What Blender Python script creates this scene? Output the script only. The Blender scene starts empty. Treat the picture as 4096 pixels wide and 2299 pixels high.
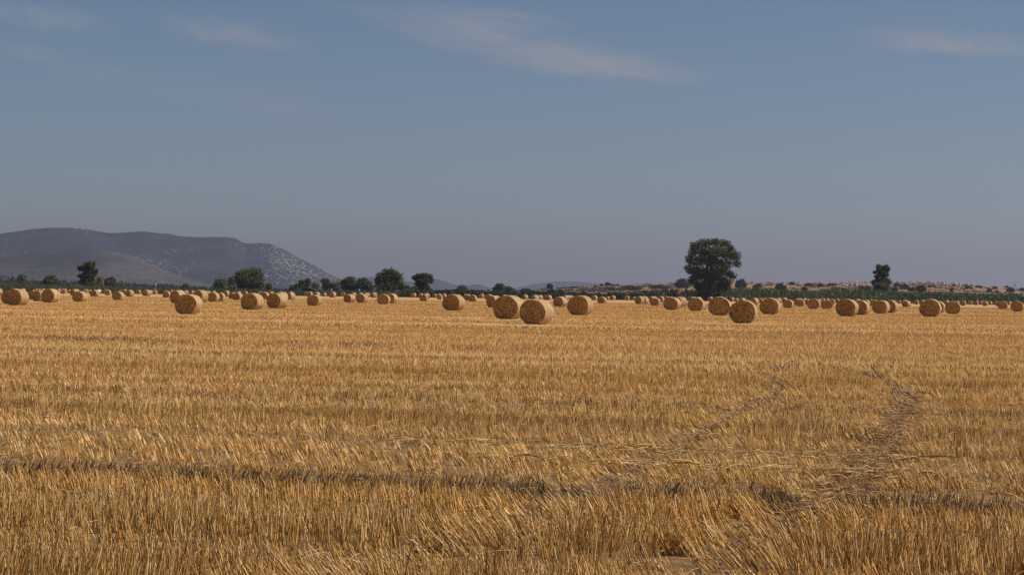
import bpy, math, random
import numpy as np
from mathutils import Vector
R = math.radians
scene = bpy.context.scene
col = scene.collection

# ------------------------------------------------------------------ camera
F = 8871.0            # focal length in photo pixels (photo 4096 x 2299)
HCAM = 1.58
ROLL, PITCH = 0.01265, 27.1 / 8871.0
cam_pos = Vector((0, 0, HCAM))
fwd = Vector((0, math.cos(PITCH), math.sin(PITCH)))
up0 = Vector((0, -math.sin(PITCH), math.cos(PITCH)))
rt0 = Vector((1, 0, 0))
right = rt0 * math.cos(ROLL) + up0 * math.sin(ROLL)
up = up0 * math.cos(ROLL) - rt0 * math.sin(ROLL)

def at(px, py, Z):
    """point of the place seen at photo pixel (px, py) at Z metres distance"""
    d = fwd + right * ((px - 2048) / F) - up * ((py - 1149.5) / F)
    return cam_pos + d * (Z / d.y)

def horizon(px):
    return 1176.6 + ROLL * (px - 2048)

def ground_at(px, py):
    return at(px, py, HCAM * F / (py - horizon(px)))

cd = bpy.data.cameras.new('camera')
cam = bpy.data.objects.new('camera', cd); col.objects.link(cam)
from mathutils import Matrix
cam.matrix_world = Matrix((
    (right.x, up.x, -fwd.x, 0), (right.y, up.y, -fwd.y, 0), (right.z, up.z, -fwd.z, HCAM), (0, 0, 0, 1)))
cd.sensor_width = 36; cd.lens = 36 * F / 4096
cd.clip_start = 0.1; cd.clip_end = 60000
scene.camera = cam

# ------------------------------------------------------------------ helpers
def tag(o, label=None, cat=None, group=None, kind=None):
    if label: o['label'] = label
    if cat: o['category'] = cat
    if group: o['group'] = group
    if kind: o['kind'] = kind
    return o

def link(name, mesh, parent=None):
    o = bpy.data.objects.new(name, mesh); col.objects.link(o)
    if parent: o.parent = parent
    return o

def empty(name, loc, rz=0.0):
    o = bpy.data.objects.new(name, None); col.objects.link(o)
    o.empty_display_size = 0.3
    o.location = loc; o.rotation_euler = (0, 0, rz)
    return o

def mesh_np(name, V, faces, mats, tint=None, smooth=False, midx=None):
    """V (n,3); faces (m,k) int array; tint (n,3) per-vertex colour"""
    me = bpy.data.meshes.new(name)
    V = np.asarray(V, dtype=np.float32); faces = np.asarray(faces, dtype=np.int32)
    m, k = faces.shape
    me.vertices.add(len(V)); me.vertices.foreach_set('co', V.ravel())
    me.loops.add(m * k); me.loops.foreach_set('vertex_index', faces.ravel())
    me.polygons.add(m)
    me.polygons.foreach_set('loop_start', np.arange(0, m * k, k, dtype=np.int32))
    me.polygons.foreach_set('loop_total', np.full(m, k, dtype=np.int32))
    if smooth: me.polygons.foreach_set('use_smooth', np.ones(m, dtype=bool))
    if midx is not None: me.polygons.foreach_set('material_index', np.asarray(midx, dtype=np.int32))
    for mt in (mats if isinstance(mats, (list, tuple)) else [mats]): me.materials.append(mt)
    if tint is not None:
        a = me.attributes.new('tint', 'FLOAT_COLOR', 'POINT')
        c = np.ones((len(V), 4), dtype=np.float32); c[:, :3] = tint
        a.data.foreach_set('color', c.ravel())
    me.update(calc_edges=True)
    return me

class MB:
    """collects simple shapes into one mesh"""
    def __init__(self): self.v = []; self.f = []
    def box(self, lo, hi):
        n = len(self.v)
        for z in (lo[2], hi[2]):
            for y in (lo[1], hi[1]):
                for x in (lo[0], hi[0]): self.v.append((x, y, z))
        for q in ((0, 2, 3, 1), (4, 5, 7, 6), (0, 1, 5, 4), (2, 6, 7, 3), (0, 4, 6, 2), (1, 3, 7, 5)):
            self.f.append(tuple(n + i for i in q))
    def tube(self, pts, rad, seg=8):
        n0 = len(self.v)
        for i, p in enumerate(pts):
            p = Vector(p)
            d = (Vector(pts[min(i + 1, len(pts) - 1)]) - Vector(pts[max(i - 1, 0)])).normalized()
            a = d.orthogonal().normalized(); b = d.cross(a)
            r = rad[i] if isinstance(rad, (list, tuple)) else rad
            for k in range(seg):
                t = 2 * math.pi * k / seg
                self.v.append(tuple(p + (a * math.cos(t) + b * math.sin(t)) * r))
        for i in range(len(pts) - 1):
            for k in range(seg):
                a0 = n0 + i * seg + k; a1 = n0 + i * seg + (k + 1) % seg
                self.f.append((a0, a1, a1 + seg, a0 + seg))
        self.f.append(tuple(n0 + k for k in range(seg))[::-1])
        self.f.append(tuple(n0 + (len(pts) - 1) * seg + k for k in range(seg)))
    def build(self, name, mat, parent=None, smooth=False):
        me = bpy.data.meshes.new(name); me.from_pydata(self.v, [], self.f); me.materials.append(mat)
        if smooth:
            for p in me.polygons: p.use_smooth = True
        me.update()
        return link(name, me, parent)

def hash2(ix, iy, seed):
    h = (ix.astype(np.int64) * 374761393 + iy.astype(np.int64) * 668265263 + seed * 974711) & 0xffffffff
    h = ((h ^ (h >> 13)) * 1274126177) & 0xffffffff
    h = (h ^ (h >> 16)) & 0xffffffff
    return h / 4294967295.0

def vnoise(x, y, seed=0):
    x = np.asarray(x, dtype=float); y = np.asarray(y, dtype=float)
    ix = np.floor(x); iy = np.floor(y); fx = x - ix; fy = y - iy
    fx = fx * fx * (3 - 2 * fx); fy = fy * fy * (3 - 2 * fy)
    a = hash2(ix, iy, seed); b = hash2(ix + 1, iy, seed); c = hash2(ix, iy + 1, seed); d = hash2(ix + 1, iy + 1, seed)
    return (a * (1 - fx) + b * fx) * (1 - fy) + (c * (1 - fx) + d * fx) * fy

def fbm(x, y, seed=0, oct=4):
    s = 0; a = 0.5; t = 0
    for k in range(oct):
        s = s + a * vnoise(np.asarray(x) * 2 ** k, np.asarray(y) * 2 ** k, seed + k); t += a; a *= 0.5
    return s / t

# ------------------------------------------------------------------ materials
def new_mat(name):
    m = bpy.data.materials.new(name); m.use_nodes = True
    nt = m.node_tree; b = nt.nodes['Principled BSDF']
    b.inputs['Roughness'].default_value = 0.85
    b.inputs['Specular IOR Level'].default_value = 0.2
    return m, nt, b

def N(nt, t, **kw):
    n = nt.nodes.new(t)
    for k, v in kw.items(): setattr(n, k, v)
    return n

def mixc(nt, fac, a, b, blend='MIX'):
    n = N(nt, 'ShaderNodeMix', data_type='RGBA', blend_type=blend)
    for sock, val in ((n.inputs[0], fac), (n.inputs[6], a), (n.inputs[7], b)):
        if hasattr(val, 'is_linked'): nt.links.new(val, sock)
        elif isinstance(val, (int, float)): sock.default_value = val
        else: sock.default_value = (*val, 1)
    return n.outputs[2]

def noise(nt, vec, scale, detail=3, rough=0.55, dist=0.0):
    n = N(nt, 'ShaderNodeTexNoise'); n.inputs['Scale'].default_value = scale
    n.inputs['Detail'].default_value = detail; n.inputs['Roughness'].default_value = rough
    n.inputs['Distortion'].default_value = dist
    if vec is not None: nt.links.new(vec, n.inputs['Vector'])
    return n.outputs['Fac']

def ramp(nt, fac, lo, hi, a=0.0, b=1.0):
    n = N(nt, 'ShaderNodeMapRange'); n.interpolation_type = 'SMOOTHSTEP'
    nt.links.new(fac, n.inputs[0]); n.inputs[1].default_value = lo; n.inputs[2].default_value = hi
    n.inputs[3].default_value = a; n.inputs[4].default_value = b
    return n.outputs[0]

def math_n(nt, op, a, b=None):
    n = N(nt, 'ShaderNodeMath', operation=op)
    for i, v in enumerate((a, b)):
        if v is None: continue
        if hasattr(v, 'is_linked'): nt.links.new(v, n.inputs[i])
        else: n.inputs[i].default_value = v
    return n.outputs[0]

def mapped(nt, coord, scale, rot=(0, 0, 0), loc=(0, 0, 0), vtype='POINT'):
    n = N(nt, 'ShaderNodeMapping', vector_type=vtype)
    nt.links.new(coord, n.inputs['Vector'])
    n.inputs['Scale'].default_value = scale; n.inputs['Rotation'].default_value = rot; n.inputs['Location'].default_value = loc
    return n.outputs['Vector']

def tint_mat(name, rough=0.7, spec=0.25, transl=0.0):
    m, nt, b = new_mat(name)
    a = N(nt, 'ShaderNodeAttribute', attribute_name='tint')
    nt.links.new(a.outputs['Color'], b.inputs['Base Color'])
    b.inputs['Roughness'].default_value = rough; b.inputs['Specular IOR Level'].default_value = spec
    if transl:
        t = N(nt, 'ShaderNodeBsdfTranslucent'); nt.links.new(a.outputs['Color'], t.inputs['Color'])
        mx = N(nt, 'ShaderNodeMixShader'); mx.inputs[0].default_value = transl
        nt.links.new(b.outputs[0], mx.inputs[1]); nt.links.new(t.outputs[0], mx.inputs[2])
        nt.links.new(mx.outputs[0], nt.nodes['Material Output'].inputs['Surface'])
    return m

def plain(name, c, rough=0.7):
    m, nt, b = new_mat(name); b.inputs['Roughness'].default_value = rough
    tc = N(nt, 'ShaderNodeTexCoord')
    f = noise(nt, tc.outputs['Object'], 3.0, 4)
    nt.links.new(mixc(nt, f, tuple(x * 0.8 for x in c), tuple(min(1, x * 1.2) for x in c)), b.inputs['Base Color'])
    return m

ROWANG = R(16)         # drill rows run to the right and slightly towards the camera
M_STRAW = tint_mat('stubble_straw', 0.42, 0.5, 0.18)
M_LEAF = tint_mat('leaf', 0.55, 0.3, 0.4)
M_MAIZE = tint_mat('maize_leaf', 0.5, 0.3, 0.15)
M_ROCK = tint_mat('rubble_stone', 0.9, 0.1)
M_BARK = plain('bark', (0.11, 0.085, 0.065))

# field surface: straw litter over soil
M_FIELD, nt, b = new_mat('stubble_field')
geo = N(nt, 'ShaderNodeNewGeometry'); P = geo.outputs['Position']
rowv = mapped(nt, P, (1, 1, 1), rot=(0, 0, ROWANG))
n1 = noise(nt, mapped(nt, rowv, (0.5, 5.0, 1)), 1.0, 5, 0.65)
n2 = noise(nt, mapped(nt, rowv, (0.02, 0.12, 1)), 1.0, 4, 0.6)
n3 = noise(nt, mapped(nt, rowv, (0.004, 0.16, 1)), 1.0, 3, 0.5)
c1 = mixc(nt, ramp(nt, n1, 0.35, 0.65), (0.41, 0.23, 0.085), (0.57, 0.345, 0.145))
c2 = mixc(nt, ramp(nt, n2, 0.4, 0.62), c1, (0.58, 0.36, 0.16))
c3 = mixc(nt, ramp(nt, n3, 0.56, 0.66, 0, 0.7), c2, (0.34, 0.18, 0.075))
# close by, soil shows through thinner straw; shade between tufts is painted in too
n4 = noise(nt, mapped(nt, rowv, (5, 14, 1)), 1.0, 5, 0.7); n5 = noise(nt, mapped(nt, rowv, (0.35, 0.9, 1)), 1.0, 4)
sp_ = N(nt, 'ShaderNodeSeparateXYZ'); nt.links.new(P, sp_.inputs[0])
litter = mixc(nt, ramp(nt, n4, 0.36, 0.60), (0.16, 0.095, 0.045), (0.50, 0.29, 0.105))
rv = N(nt, 'ShaderNodeSeparateXYZ'); nt.links.new(mapped(nt, P, (1, 1, 1), rot=(0, 0, ROWANG)), rv.inputs[0])
vv = math_n(nt, 'ADD', rv.outputs[1], math_n(nt, 'MULTIPLY', math_n(nt, 'SUBTRACT', n5, .5), 1.2))
strip = math_n(nt, 'MULTIPLY', ramp(nt, vv, 17.0, 17.5), ramp(nt, vv, 18.2, 18.8, 1, 0))
strip = math_n(nt, 'MULTIPLY', strip, ramp(nt, math_n(nt, 'ADD', rv.outputs[0], math_n(nt, 'MULTIPLY', math_n(nt, 'SUBTRACT', n2, .5), 22.0)), -5, 1.5, .25, 1))
near_shade = math_n(nt, 'MULTIPLY', ramp(nt, vv, 14.6, 15.6, 1, 0), .55)  # painted shade: nearest ground darkened like the shadowed gaps between tufts
bare = math_n(nt, 'MAXIMUM', math_n(nt, 'MAXIMUM', math_n(nt, 'MULTIPLY', strip, .9), near_shade), ramp(nt, n5, .60, .74, 0, .5))
wa = N(nt, 'ShaderNodeAttribute', attribute_name='tint')
bare = math_n(nt, 'MAXIMUM', bare, math_n(nt, 'MULTIPLY', wa.outputs['Fac'], ramp(nt, n4, .3, .7, 1.0, .55)))
bare = math_n(nt, 'MAXIMUM', bare, ramp(nt, sp_.outputs[1], 20, 46, .5, 0))  # more tuft-gap shade painted into the ground, fading with distance
litter = mixc(nt, bare, litter, (0.075, 0.048, 0.030))  # real soil and painted shade share one dark colour
c4 = mixc(nt, ramp(nt, math_n(nt, 'ADD', sp_.outputs[1], math_n(nt, 'MULTIPLY', n5, 30.0)), 30, 130), litter, c3)
nt.links.new(c4, b.inputs['Base Color'])
bp = N(nt, 'ShaderNodeBump'); bp.inputs['Strength'].default_value = 0.4; bp.inputs['Distance'].default_value = 0.05
nt.links.new(n1, bp.inputs['Height']); nt.links.new(bp.outputs[0], b.inputs['Normal'])
b.inputs['Roughness'].default_value = 0.95

# plain beyond the field
M_PLAIN, nt, b = new_mat('dry_plain')
geo = N(nt, 'ShaderNodeNewGeometry'); P = geo.outputs['Position']
n1 = noise(nt, mapped(nt, P, (0.004, 0.012, 1)), 1.0, 5)
c1 = mixc(nt, ramp(nt, n1, 0.4, 0.6), (0.06, 0.075, 0.03), (0.17, 0.13, 0.07))
nt.links.new(c1, b.inputs['Base Color'])

# bale materials
def bale_wrap(name, ca, cb, cc):
    m, nt, b = new_mat(name)
    tc = N(nt, 'ShaderNodeTexCoord'); oi = N(nt, 'ShaderNodeObjectInfo')
    ad = N(nt, 'ShaderNodeVectorMath', operation='ADD'); nt.links.new(tc.outputs['Object'], ad.inputs[0])
    sc = N(nt, 'ShaderNodeVectorMath', operation='SCALE'); sc.inputs['Scale'].default_value = 37.0
    cx = N(nt, 'ShaderNodeCombineXYZ')
    for i in range(3): nt.links.new(oi.outputs['Random'], cx.inputs[i])
    nt.links.new(cx.outputs[0], sc.inputs[0]); nt.links.new(sc.outputs[0], ad.inputs[1])
    v = ad.outputs[0]
    n1 = noise(nt, mapped(nt, v, (2.0, 14.0, 2.0)), 1.0, 5, 0.7)
    n2 = noise(nt, v, 2.2, 4)
    n3 = noise(nt, mapped(nt, v, (22, 22, 22)), 1.0, 3)
    c = mixc(nt, ramp(nt, n1, 0.35, 0.65), ca, cb)
    c = mixc(nt, ramp(nt, n2, 0.42, 0.62, 0, 0.75), c, cc)
    c = mixc(nt, ramp(nt, n3, 0.55, 0.75, 0, 0.5), c, tuple(min(1, x * 1.35) for x in cb))
    c = mixc(nt, ramp(nt, oi.outputs['Random'], 0, 1, 0, 0.3), c, tuple(x * 0.72 for x in ca))
    nt.links.new(c, b.inputs['Base Color'])
    bp = N(nt, 'ShaderNodeBump'); bp.inputs['Strength'].default_value = 0.5; bp.inputs['Distance'].default_value = 0.03
    nt.links.new(n3, bp.inputs['Height']); nt.links.new(bp.outputs[0], b.inputs['Normal'])
    return m
M_WRAP = bale_wrap('net_wrapped_straw', (0.34, 0.205, 0.09), (0.46, 0.305, 0.155), (0.47, 0.345, 0.225))
M_WRAPW = bale_wrap('white_wrap', (0.66, 0.64, 0.54), (0.74, 0.72, 0.62), (0.70, 0.68, 0.60))

M_END, nt, b = new_mat('straw_end')
tc = N(nt, 'ShaderNodeTexCoord'); oi = N(nt, 'ShaderNodeObjectInfo')
sep = N(nt, 'ShaderNodeSeparateXYZ'); nt.links.new(tc.outputs['Object'], sep.inputs[0])
zc = math_n(nt, 'SUBTRACT', sep.outputs[2], 0.70)
r2 = math_n(nt, 'SQRT', math_n(nt, 'ADD', math_n(nt, 'POWER', sep.outputs[0], 2), math_n(nt, 'POWER', zc, 2)))
ang = math_n(nt, 'ARCTAN2', zc, sep.outputs[0])
pol = N(nt, 'ShaderNodeCombineXYZ')
nt.links.new(math_n(nt, 'MULTIPLY', r2, 16.0), pol.inputs[0]); nt.links.new(math_n(nt, 'MULTIPLY', ang, 2.2), pol.inputs[1])
nt.links.new(math_n(nt, 'MULTIPLY', oi.outputs['Random'], 50.0), pol.inputs[2])
n1 = noise(nt, pol.outputs[0], 1.0, 4, 0.65, 0.6)
n2 = noise(nt, mapped(nt, tc.outputs['Object'], (3, 3, 3)), 1.0, 3)
n3 = noise(nt, mapped(nt, tc.outputs['Object'], (17, 17, 17)), 1.0, 3, 0.65)
c = mixc(nt, ramp(nt, n1, 0.38, 0.64), (0.17, 0.074, 0.021), (0.51, 0.27, 0.085))
c = mixc(nt, ramp(nt, n2, 0.45, 0.75, 0, 0.5), c, (0.13, 0.055, 0.018))
c = mixc(nt, ramp(nt, n3, 0.60, 0.70, 0, 0.75), c, (0.80, 0.56, 0.26))  # painted glints: pale flecks for loose straw catching the sun
c = mixc(nt, ramp(nt, oi.outputs['Random'], 0.2, 1, 0, 0.6), c, (0.46, 0.24, 0.075))
nt.links.new(c, b.inputs['Base Color'])
bp = N(nt, 'ShaderNodeBump'); bp.inputs['Strength'].default_value = 0.9; bp.inputs['Distance'].default_value = 0.05
nt.links.new(math_n(nt, 'ADD', n1, math_n(nt, 'MULTIPLY', n3, 0.5)), bp.inputs['Height']); nt.links.new(bp.outputs[0], b.inputs['Normal'])

# ------------------------------------------------------------------ ground sheets
def sheet(name, x0, x1, y0, y1, z, mat, nx=2, ny=2):
    xs = np.linspace(x0, x1, nx); ys = np.linspace(y0, y1, ny)
    X, Y = np.meshgrid(xs, ys); V = np.stack([X.ravel(), Y.ravel(), np.full(X.size, z)], 1)
    i = np.arange(ny - 1)[:, None] * nx + np.arange(nx - 1)[None]
    f = np.stack([i, i + 1, i + nx + 1, i + nx], -1).reshape(-1, 4)
    return tag(link(name, mesh_np(name, V, f, mat)), kind='structure')

sheet('ground', -9000, 9000, -150, 18600, -0.30, M_PLAIN, 30, 60)
FIELD_END = 800.0

# ------------------------------------------------------------------ where the bales lie
OFF=[(0, 1100), (255, 1100), (510, 1100), (765, 1110), (1020, 1110), (1275, 1110), (1530, 1120), (1785, 1120), (2040, 1130), (2295, 1130), (2550, 1140), (2805, 1140), (3060, 1140), (3315, 1150), (3570, 1150), (3836, 1150)]
BALE_ROWS="""0 215 840 1180 550 1200 1
0 30 600 850 605 1152 1
0 -330 -30 235 560 850 0
0 1100 1400 1660 590 975 1
0 1235 1640 2000 600 1035 1
0 1620 2140 2400 540 1090 1
0 470 600 780 490 690 0
0 770 920 1000 490 690 0
0 1340 1440 1500 520 690 0
0 1450 1570 1640 500 690 0
0 1580 1700 1800 490 690 0
0 2180 2330 2420 470 640 0
1 20 150 -170 492 700 1
1 140 215 310 515 655 0
1 320 530 680 510 720 0
1 190 470 690 560 805 1
1 305 785 1020 635 1055 1
1 890 1000 690 500 670 0
1 970 1020 1080 550 690 0
1 1015 1300 1430 585 850 1
1 1275 1370 1550 507 670 1
1 1545 1670 1750 525 690 0
1 1575 1850 1925 580 800 1
1 1185 1260 1330 535 690 0
1 2240 2400 2040 525 680 0
1 2270 2450 2500 535 740 1
1 1900 2280 2420 675 1030 1
2 -105 115 290 590 845 1
2 20 130 215 540 690 0
2 320 490 560 545 700 1
2 565 805 950 585 830 1
2 790 905 960 540 710 0
2 1090 1205 930 552 715 1
2 1355 1665 1800 640 895 1
2 1390 1500 1590 595 740 0
2 1640 1740 1810 565 730 0
2 1660 2060 2330 595 1102 1
2 1850 2735 3027 725 1542 1
2 2200 2310 2550 555 730 0
3 -50 40 180 460 620 0
3 120 380 560 490 965 1
3 480 640 720 470 750 0
3 590 1020 1160 580 960 1
3 740 920 1010 485 680 0
3 930 1250 1330 590 955 1
3 1220 1430 1525 510 765 1
3 1460 1700 1900 600 865 1
3 1620 1920 2080 630 935 1
3 1740 1900 2030 510 680 0
3 2040 2170 2205 492 680 0
3 1940 2631 2946 610 1270 1
4 230 300 60 478 640 0
4 140 490 590 550 870 1
4 520 650 790 515 690 0
4 440 1015 1400 610 1215 1
4 840 975 1075 487 660 0
4 800 1100 1340 520 900 0
4 1250 1420 1575 600 880 1
4 1325 1415 1520 527 690 0
4 1925 2090 2180 535 710 1
4 2010 2240 2320 545 755 1
4 2300 2490 2640 540 740 0
4 1990 2580 2786 685 1130 1
5 150 220 270 565 670 1
5 385 610 730 552 775 1
5 835 1040 1065 558 735 1
5 975 1275 1480 645 985 1
5 1245 1390 1515 535 710 0
5 1440 1830 2010 640 995 1
5 1520 1680 1780 550 730 0
5 1790 1920 2040 560 740 0
5 1750 1900 2065 605 790 0
5 2035 2190 2360 558 765 1
5 2280 2792 2882 650 1060 1
6 60 500 670 530 910 1
6 170 240 320 468 620 0
6 1085 1290 1390 488 668 1
6 1400 1550 1650 512 680 1
6 1430 1770 1830 572 838 1
6 1560 1750 1985 480 705 1
6 1980 2100 2170 492 650 1
6 2160 2230 2300 512 670 0
6 2095 2380 2440 585 785 1
6 2320 2460 2530 508 690 0
7 -180 550 820 560 1205 1
7 660 760 980 512 690 0
7 710 900 1000 565 805 1
7 860 1165 1235 575 858 1
7 1250 1470 1545 510 690 1
7 1520 1590 1640 540 680 0
7 1530 1760 1840 548 800 1
7 1580 1960 2200 610 1085 1
7 1790 2890 3280 602 1540 1
7 2150 2350 2600 535 760 0
8 376 1395 1757 615 1650 1
8 480 610 725 415 600 0
8 780 1020 1100 460 660 0
8 760 1060 1330 535 800 0
8 1280 1520 1610 502 700 0
8 1060 1200 1300 482 670 0
8 1390 1590 1690 462 660 0
8 1680 2125 2360 548 952 1
8 2080 2230 2330 472 650 0
8 2200 2330 2440 482 650 0
8 2310 2440 2520 477 640 0
9 -275 590 845 505 1285 1
9 120 330 520 470 720 0
9 670 890 970 475 680 1
9 900 1245 1370 550 825 1
9 1280 1350 1390 570 690 0
9 1370 1625 1740 505 697 1
9 1960 2200 2250 510 702 1
9 2285 2410 2450 562 680 1
10 -110 140 260 435 750 1
10 60 335 470 452 750 1
10 150 290 390 405 600 0
10 410 610 700 462 690 0
10 570 690 750 430 600 0
10 470 875 960 500 825 1
10 770 1000 1065 440 690 1
10 1060 1210 1260 432 640 0
10 1240 1330 1400 440 600 0
10 1010 1590 1770 460 975 1
10 1490 1700 1880 470 860 1
10 1510 1660 1740 430 620 0
10 1950 2632 2718 495 1025 1
10 2050 2200 2400 437 700 0
10 2290 2420 2570 440 640 0
11 250 390 460 450 630 1
11 270 1150 1215 450 1200 1
11 1110 1245 1330 482 640 1
11 1330 1395 1440 500 640 0
11 1460 1680 1800 477 700 0
11 1065 2200 2315 592 1510 1
11 1900 2190 2360 520 790 0
11 2220 2410 2440 482 690 0
11 2400 2520 2560 492 670 0
12 -245 565 700 512 1160 1
12 210 310 395 467 620 0
12 400 520 640 512 720 0
12 640 800 890 495 690 1
12 680 1100 1180 570 915 1
12 1140 1310 1400 530 800 1
12 1200 1560 1610 560 845 1
12 1300 1420 1480 492 650 0
12 1450 1560 1620 507 680 0
12 1605 1700 1780 600 820 1
12 1620 1700 1740 535 680 0
12 1660 2160 2215 527 945 1
12 2040 2150 2190 515 690 0
12 2235 2700 2180 585 950 1
12 2200 2330 2380 532 700 0
12 2380 2500 2560 532 700 0
13 10 210 235 447 685 1
13 225 400 440 432 600 1
13 245 1075 1255 445 1135 1
13 1000 1465 1560 500 1085 1
13 1030 1150 1220 447 640 0
13 1330 1580 1645 480 740 1
13 1560 1715 1755 472 720 1
13 1640 1930 1990 470 745 1
13 1705 2330 2480 500 1025 1
14 -370 125 235 490 1000 1
14 185 310 330 507 630 1
14 330 500 680 480 680 1
14 360 640 790 525 775 1
14 810 1050 1090 485 668 1
14 1060 1230 1300 482 670 1
14 1070 1890 1960 450 1150 1
14 1500 2040 2110 530 1010 1
14 1990 2210 2290 505 700 0
14 2060 2715 2735 530 1045 1
14 2470 2600 2640 505 660 0
15 20 270 315 515 715 1
15 325 545 570 507 675 1
15 560 760 800 515 690 1
15 800 890 930 545 685 1
15 870 1000 1050 492 640 0
15 885 1140 1195 525 725 1
15 1170 1245 1280 547 690 1
15 1355 1520 1560 540 690 1
15 1455 1700 1750 545 765 1
15 1530 1945 1960 535 862 1
15 1910 2010 2050 567 700 0
15 1960 2110 2130 562 700 1
15 2030 2560 2590 522 945 1
15 2520 2650 2700 557 690 0"""

DB, LB = 1.45, 1.22
BALES = []
for i, l in enumerate(BALE_ROWS.split('\n')):
    s, a, b_, c_, t_, bo, vis = map(int, l.split()); ox, oy = OFF[s]; k = 2576 / 260
    fl, fr, be, top, bot = ox + a / k, ox + b_ / k, ox + c_ / k, oy + t_ / k, oy + bo / k
    h = bot - top; px = (fl + fr) / 2
    Zh = DB * F / h; dy = bot - horizon(px)
    if vis and dy > 6:
        Z = min(max(HCAM * F / dy, Zh * 0.88), Zh * 1.12)
    else:
        Z = Zh * 1.02
    Z = min(Z, FIELD_END - 12)
    sc_ = min(max(h * Z / (F * DB), 0.86), 1.13)
    sgn = 1 if be > fr else -1
    wf = max(fr - fl, 0.6 * h); wb = max(abs(be - (fr if sgn > 0 else fl)), 0)
    th = math.atan2(wb / LB, wf / (DB * 1.03)) * sgn
    th = max(min(th, R(68)), R(-62))
    wx = min(max(wf / (h * math.cos(th) * 1.05), .97), 1.13) if vis and h > 24 else 1.0
    BALES.append(dict(i=i, px=px, h=h, Z=Z, s=sc_, th=th, wx=wx, x=at(px, 1200, Z).x))
# centre of the bale sits half a length behind its visible end
for b_ in BALES:
    bear = math.atan2(b_['x'], b_['Z'])
    axis = bear + b_['th']                       # axis direction, clockwise from +Y
    b_['axis'] = axis
    hl = LB / 2 * b_['s']
    b_['cx'] = b_['x'] + math.sin(axis) * hl; b_['cy'] = b_['Z'] + math.cos(axis) * hl
order = sorted(BALES, key=lambda q: q['cy'])
for k, q in enumerate(order):                    # no two bales stand inside each other
    for _ in range(12):
        hit = None
        for p in order[:k]:
            if abs(p['cy'] - q['cy']) < 3 and math.hypot(p['cx'] - q['cx'], p['cy'] - q['cy']) < 1.95: hit = p; break
        if hit is None: break
        s_ = (q['cy'] + 0.5) / q['cy']; q['cy'] += 0.5; q['cx'] *= s_

# ------------------------------------------------------------------ stubble
rng = np.random.default_rng(11)
CA, SA = math.cos(ROWANG), math.sin(ROWANG)

def track_pts(pts): return np.array([[ground_at(x * 1.59006, y * 1.59006).x, ground_at(x * 1.59006, y * 1.59006).y] for x, y in pts])
TRACKS = [track_pts(p) for p in (
    [(2120, 922), (2190, 945), (2262, 972), (2285, 1000), (2265, 1050), (2235, 1100), (2205, 1160), (2140, 1240), (2010, 1310), (1900, 1370), (1800, 1446), (1740, 1560)],
    [(1850, 925), (1930, 945), (1965, 972), (1945, 995), (1850, 1035), (1775, 1085), (1715, 1130), (1570, 1200), (1420, 1265), (1290, 1335), (1120, 1395), (950, 1446), (700, 1560)])]

def dist_tracks(x, y):
    best = np.full(x.shape, 1e9)
    for ti_, T in enumerate(TRACKS):
        for (ax, ay), (bx, by) in zip(T[:-1], T[1:]):
            dx, dy = bx - ax, by - ay; L = dx * dx + dy * dy
            t = np.clip(((x - ax) * dx + (y - ay) * dy) / L, 0, 1)
            best = np.minimum(best, np.hypot(x - ax - t * dx, y - ay - t * dy) + .055 * ti_ + .10 * np.clip((19 - y) / 6, 0, 1))
    return best

CLUMPS = [(ground_at(x * 1.59, y * 1.59), s) for x, y, s in
          ((705, 866, .5), (920, 870, .6), (1178, 884, .45), (2150, 938, .5), (1930, 932, .5), (400, 862, .9), (130, 852, 1.2), (250, 858, 1.0), (1960, 972, .4), (2290, 990, .4), (970, 880, .25), (2180, 1110, .3), (2080, 840, .5), (2130, 840, .35))]

def graded(lo, a, b, hi, step, nout):
    return np.concatenate([np.linspace(lo, a, nout, endpoint=False), np.arange(a, b, step), np.linspace(b, hi, nout)])
gx = graded(-420, -11, 17, 420, .14, 12); gy = graded(-100, 8, 62, FIELD_END, .16, 14)
GX, GY = np.meshgrid(gx, gy); GXr, GYr = GX.ravel(), GY.ravel()
worn = np.zeros(GXr.shape); inn = (np.abs(GXr) < 18) & (GYr > 7) & (GYr < 63)
dd = dist_tracks(GXr[inn], GYr[inn]) + .22 * (fbm(GXr[inn] * 2.2, GYr[inn] * 2.2, 14) - .5)
worn[inn] = np.clip(1 - (dd - .08) / .24, 0, 1) * np.clip((GYr[inn] - 8) / 16, .35, .75)
gz = -0.004 - .05 * worn + np.where(inn, .03 * (fbm(GXr * 1.3, GYr * 1.3, 15) - .5), 0)
ii = np.arange(len(gy) - 1)[:, None] * len(gx) + np.arange(len(gx) - 1)[None]
ff = np.stack([ii, ii + 1, ii + len(gx) + 1, ii + len(gx)], -1).reshape(-1, 4)
tag(link('field', mesh_np('field', np.stack([GXr, GYr, gz], 1), ff, M_FIELD, np.stack([worn] * 3, 1), smooth=True)), kind='structure')

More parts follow.
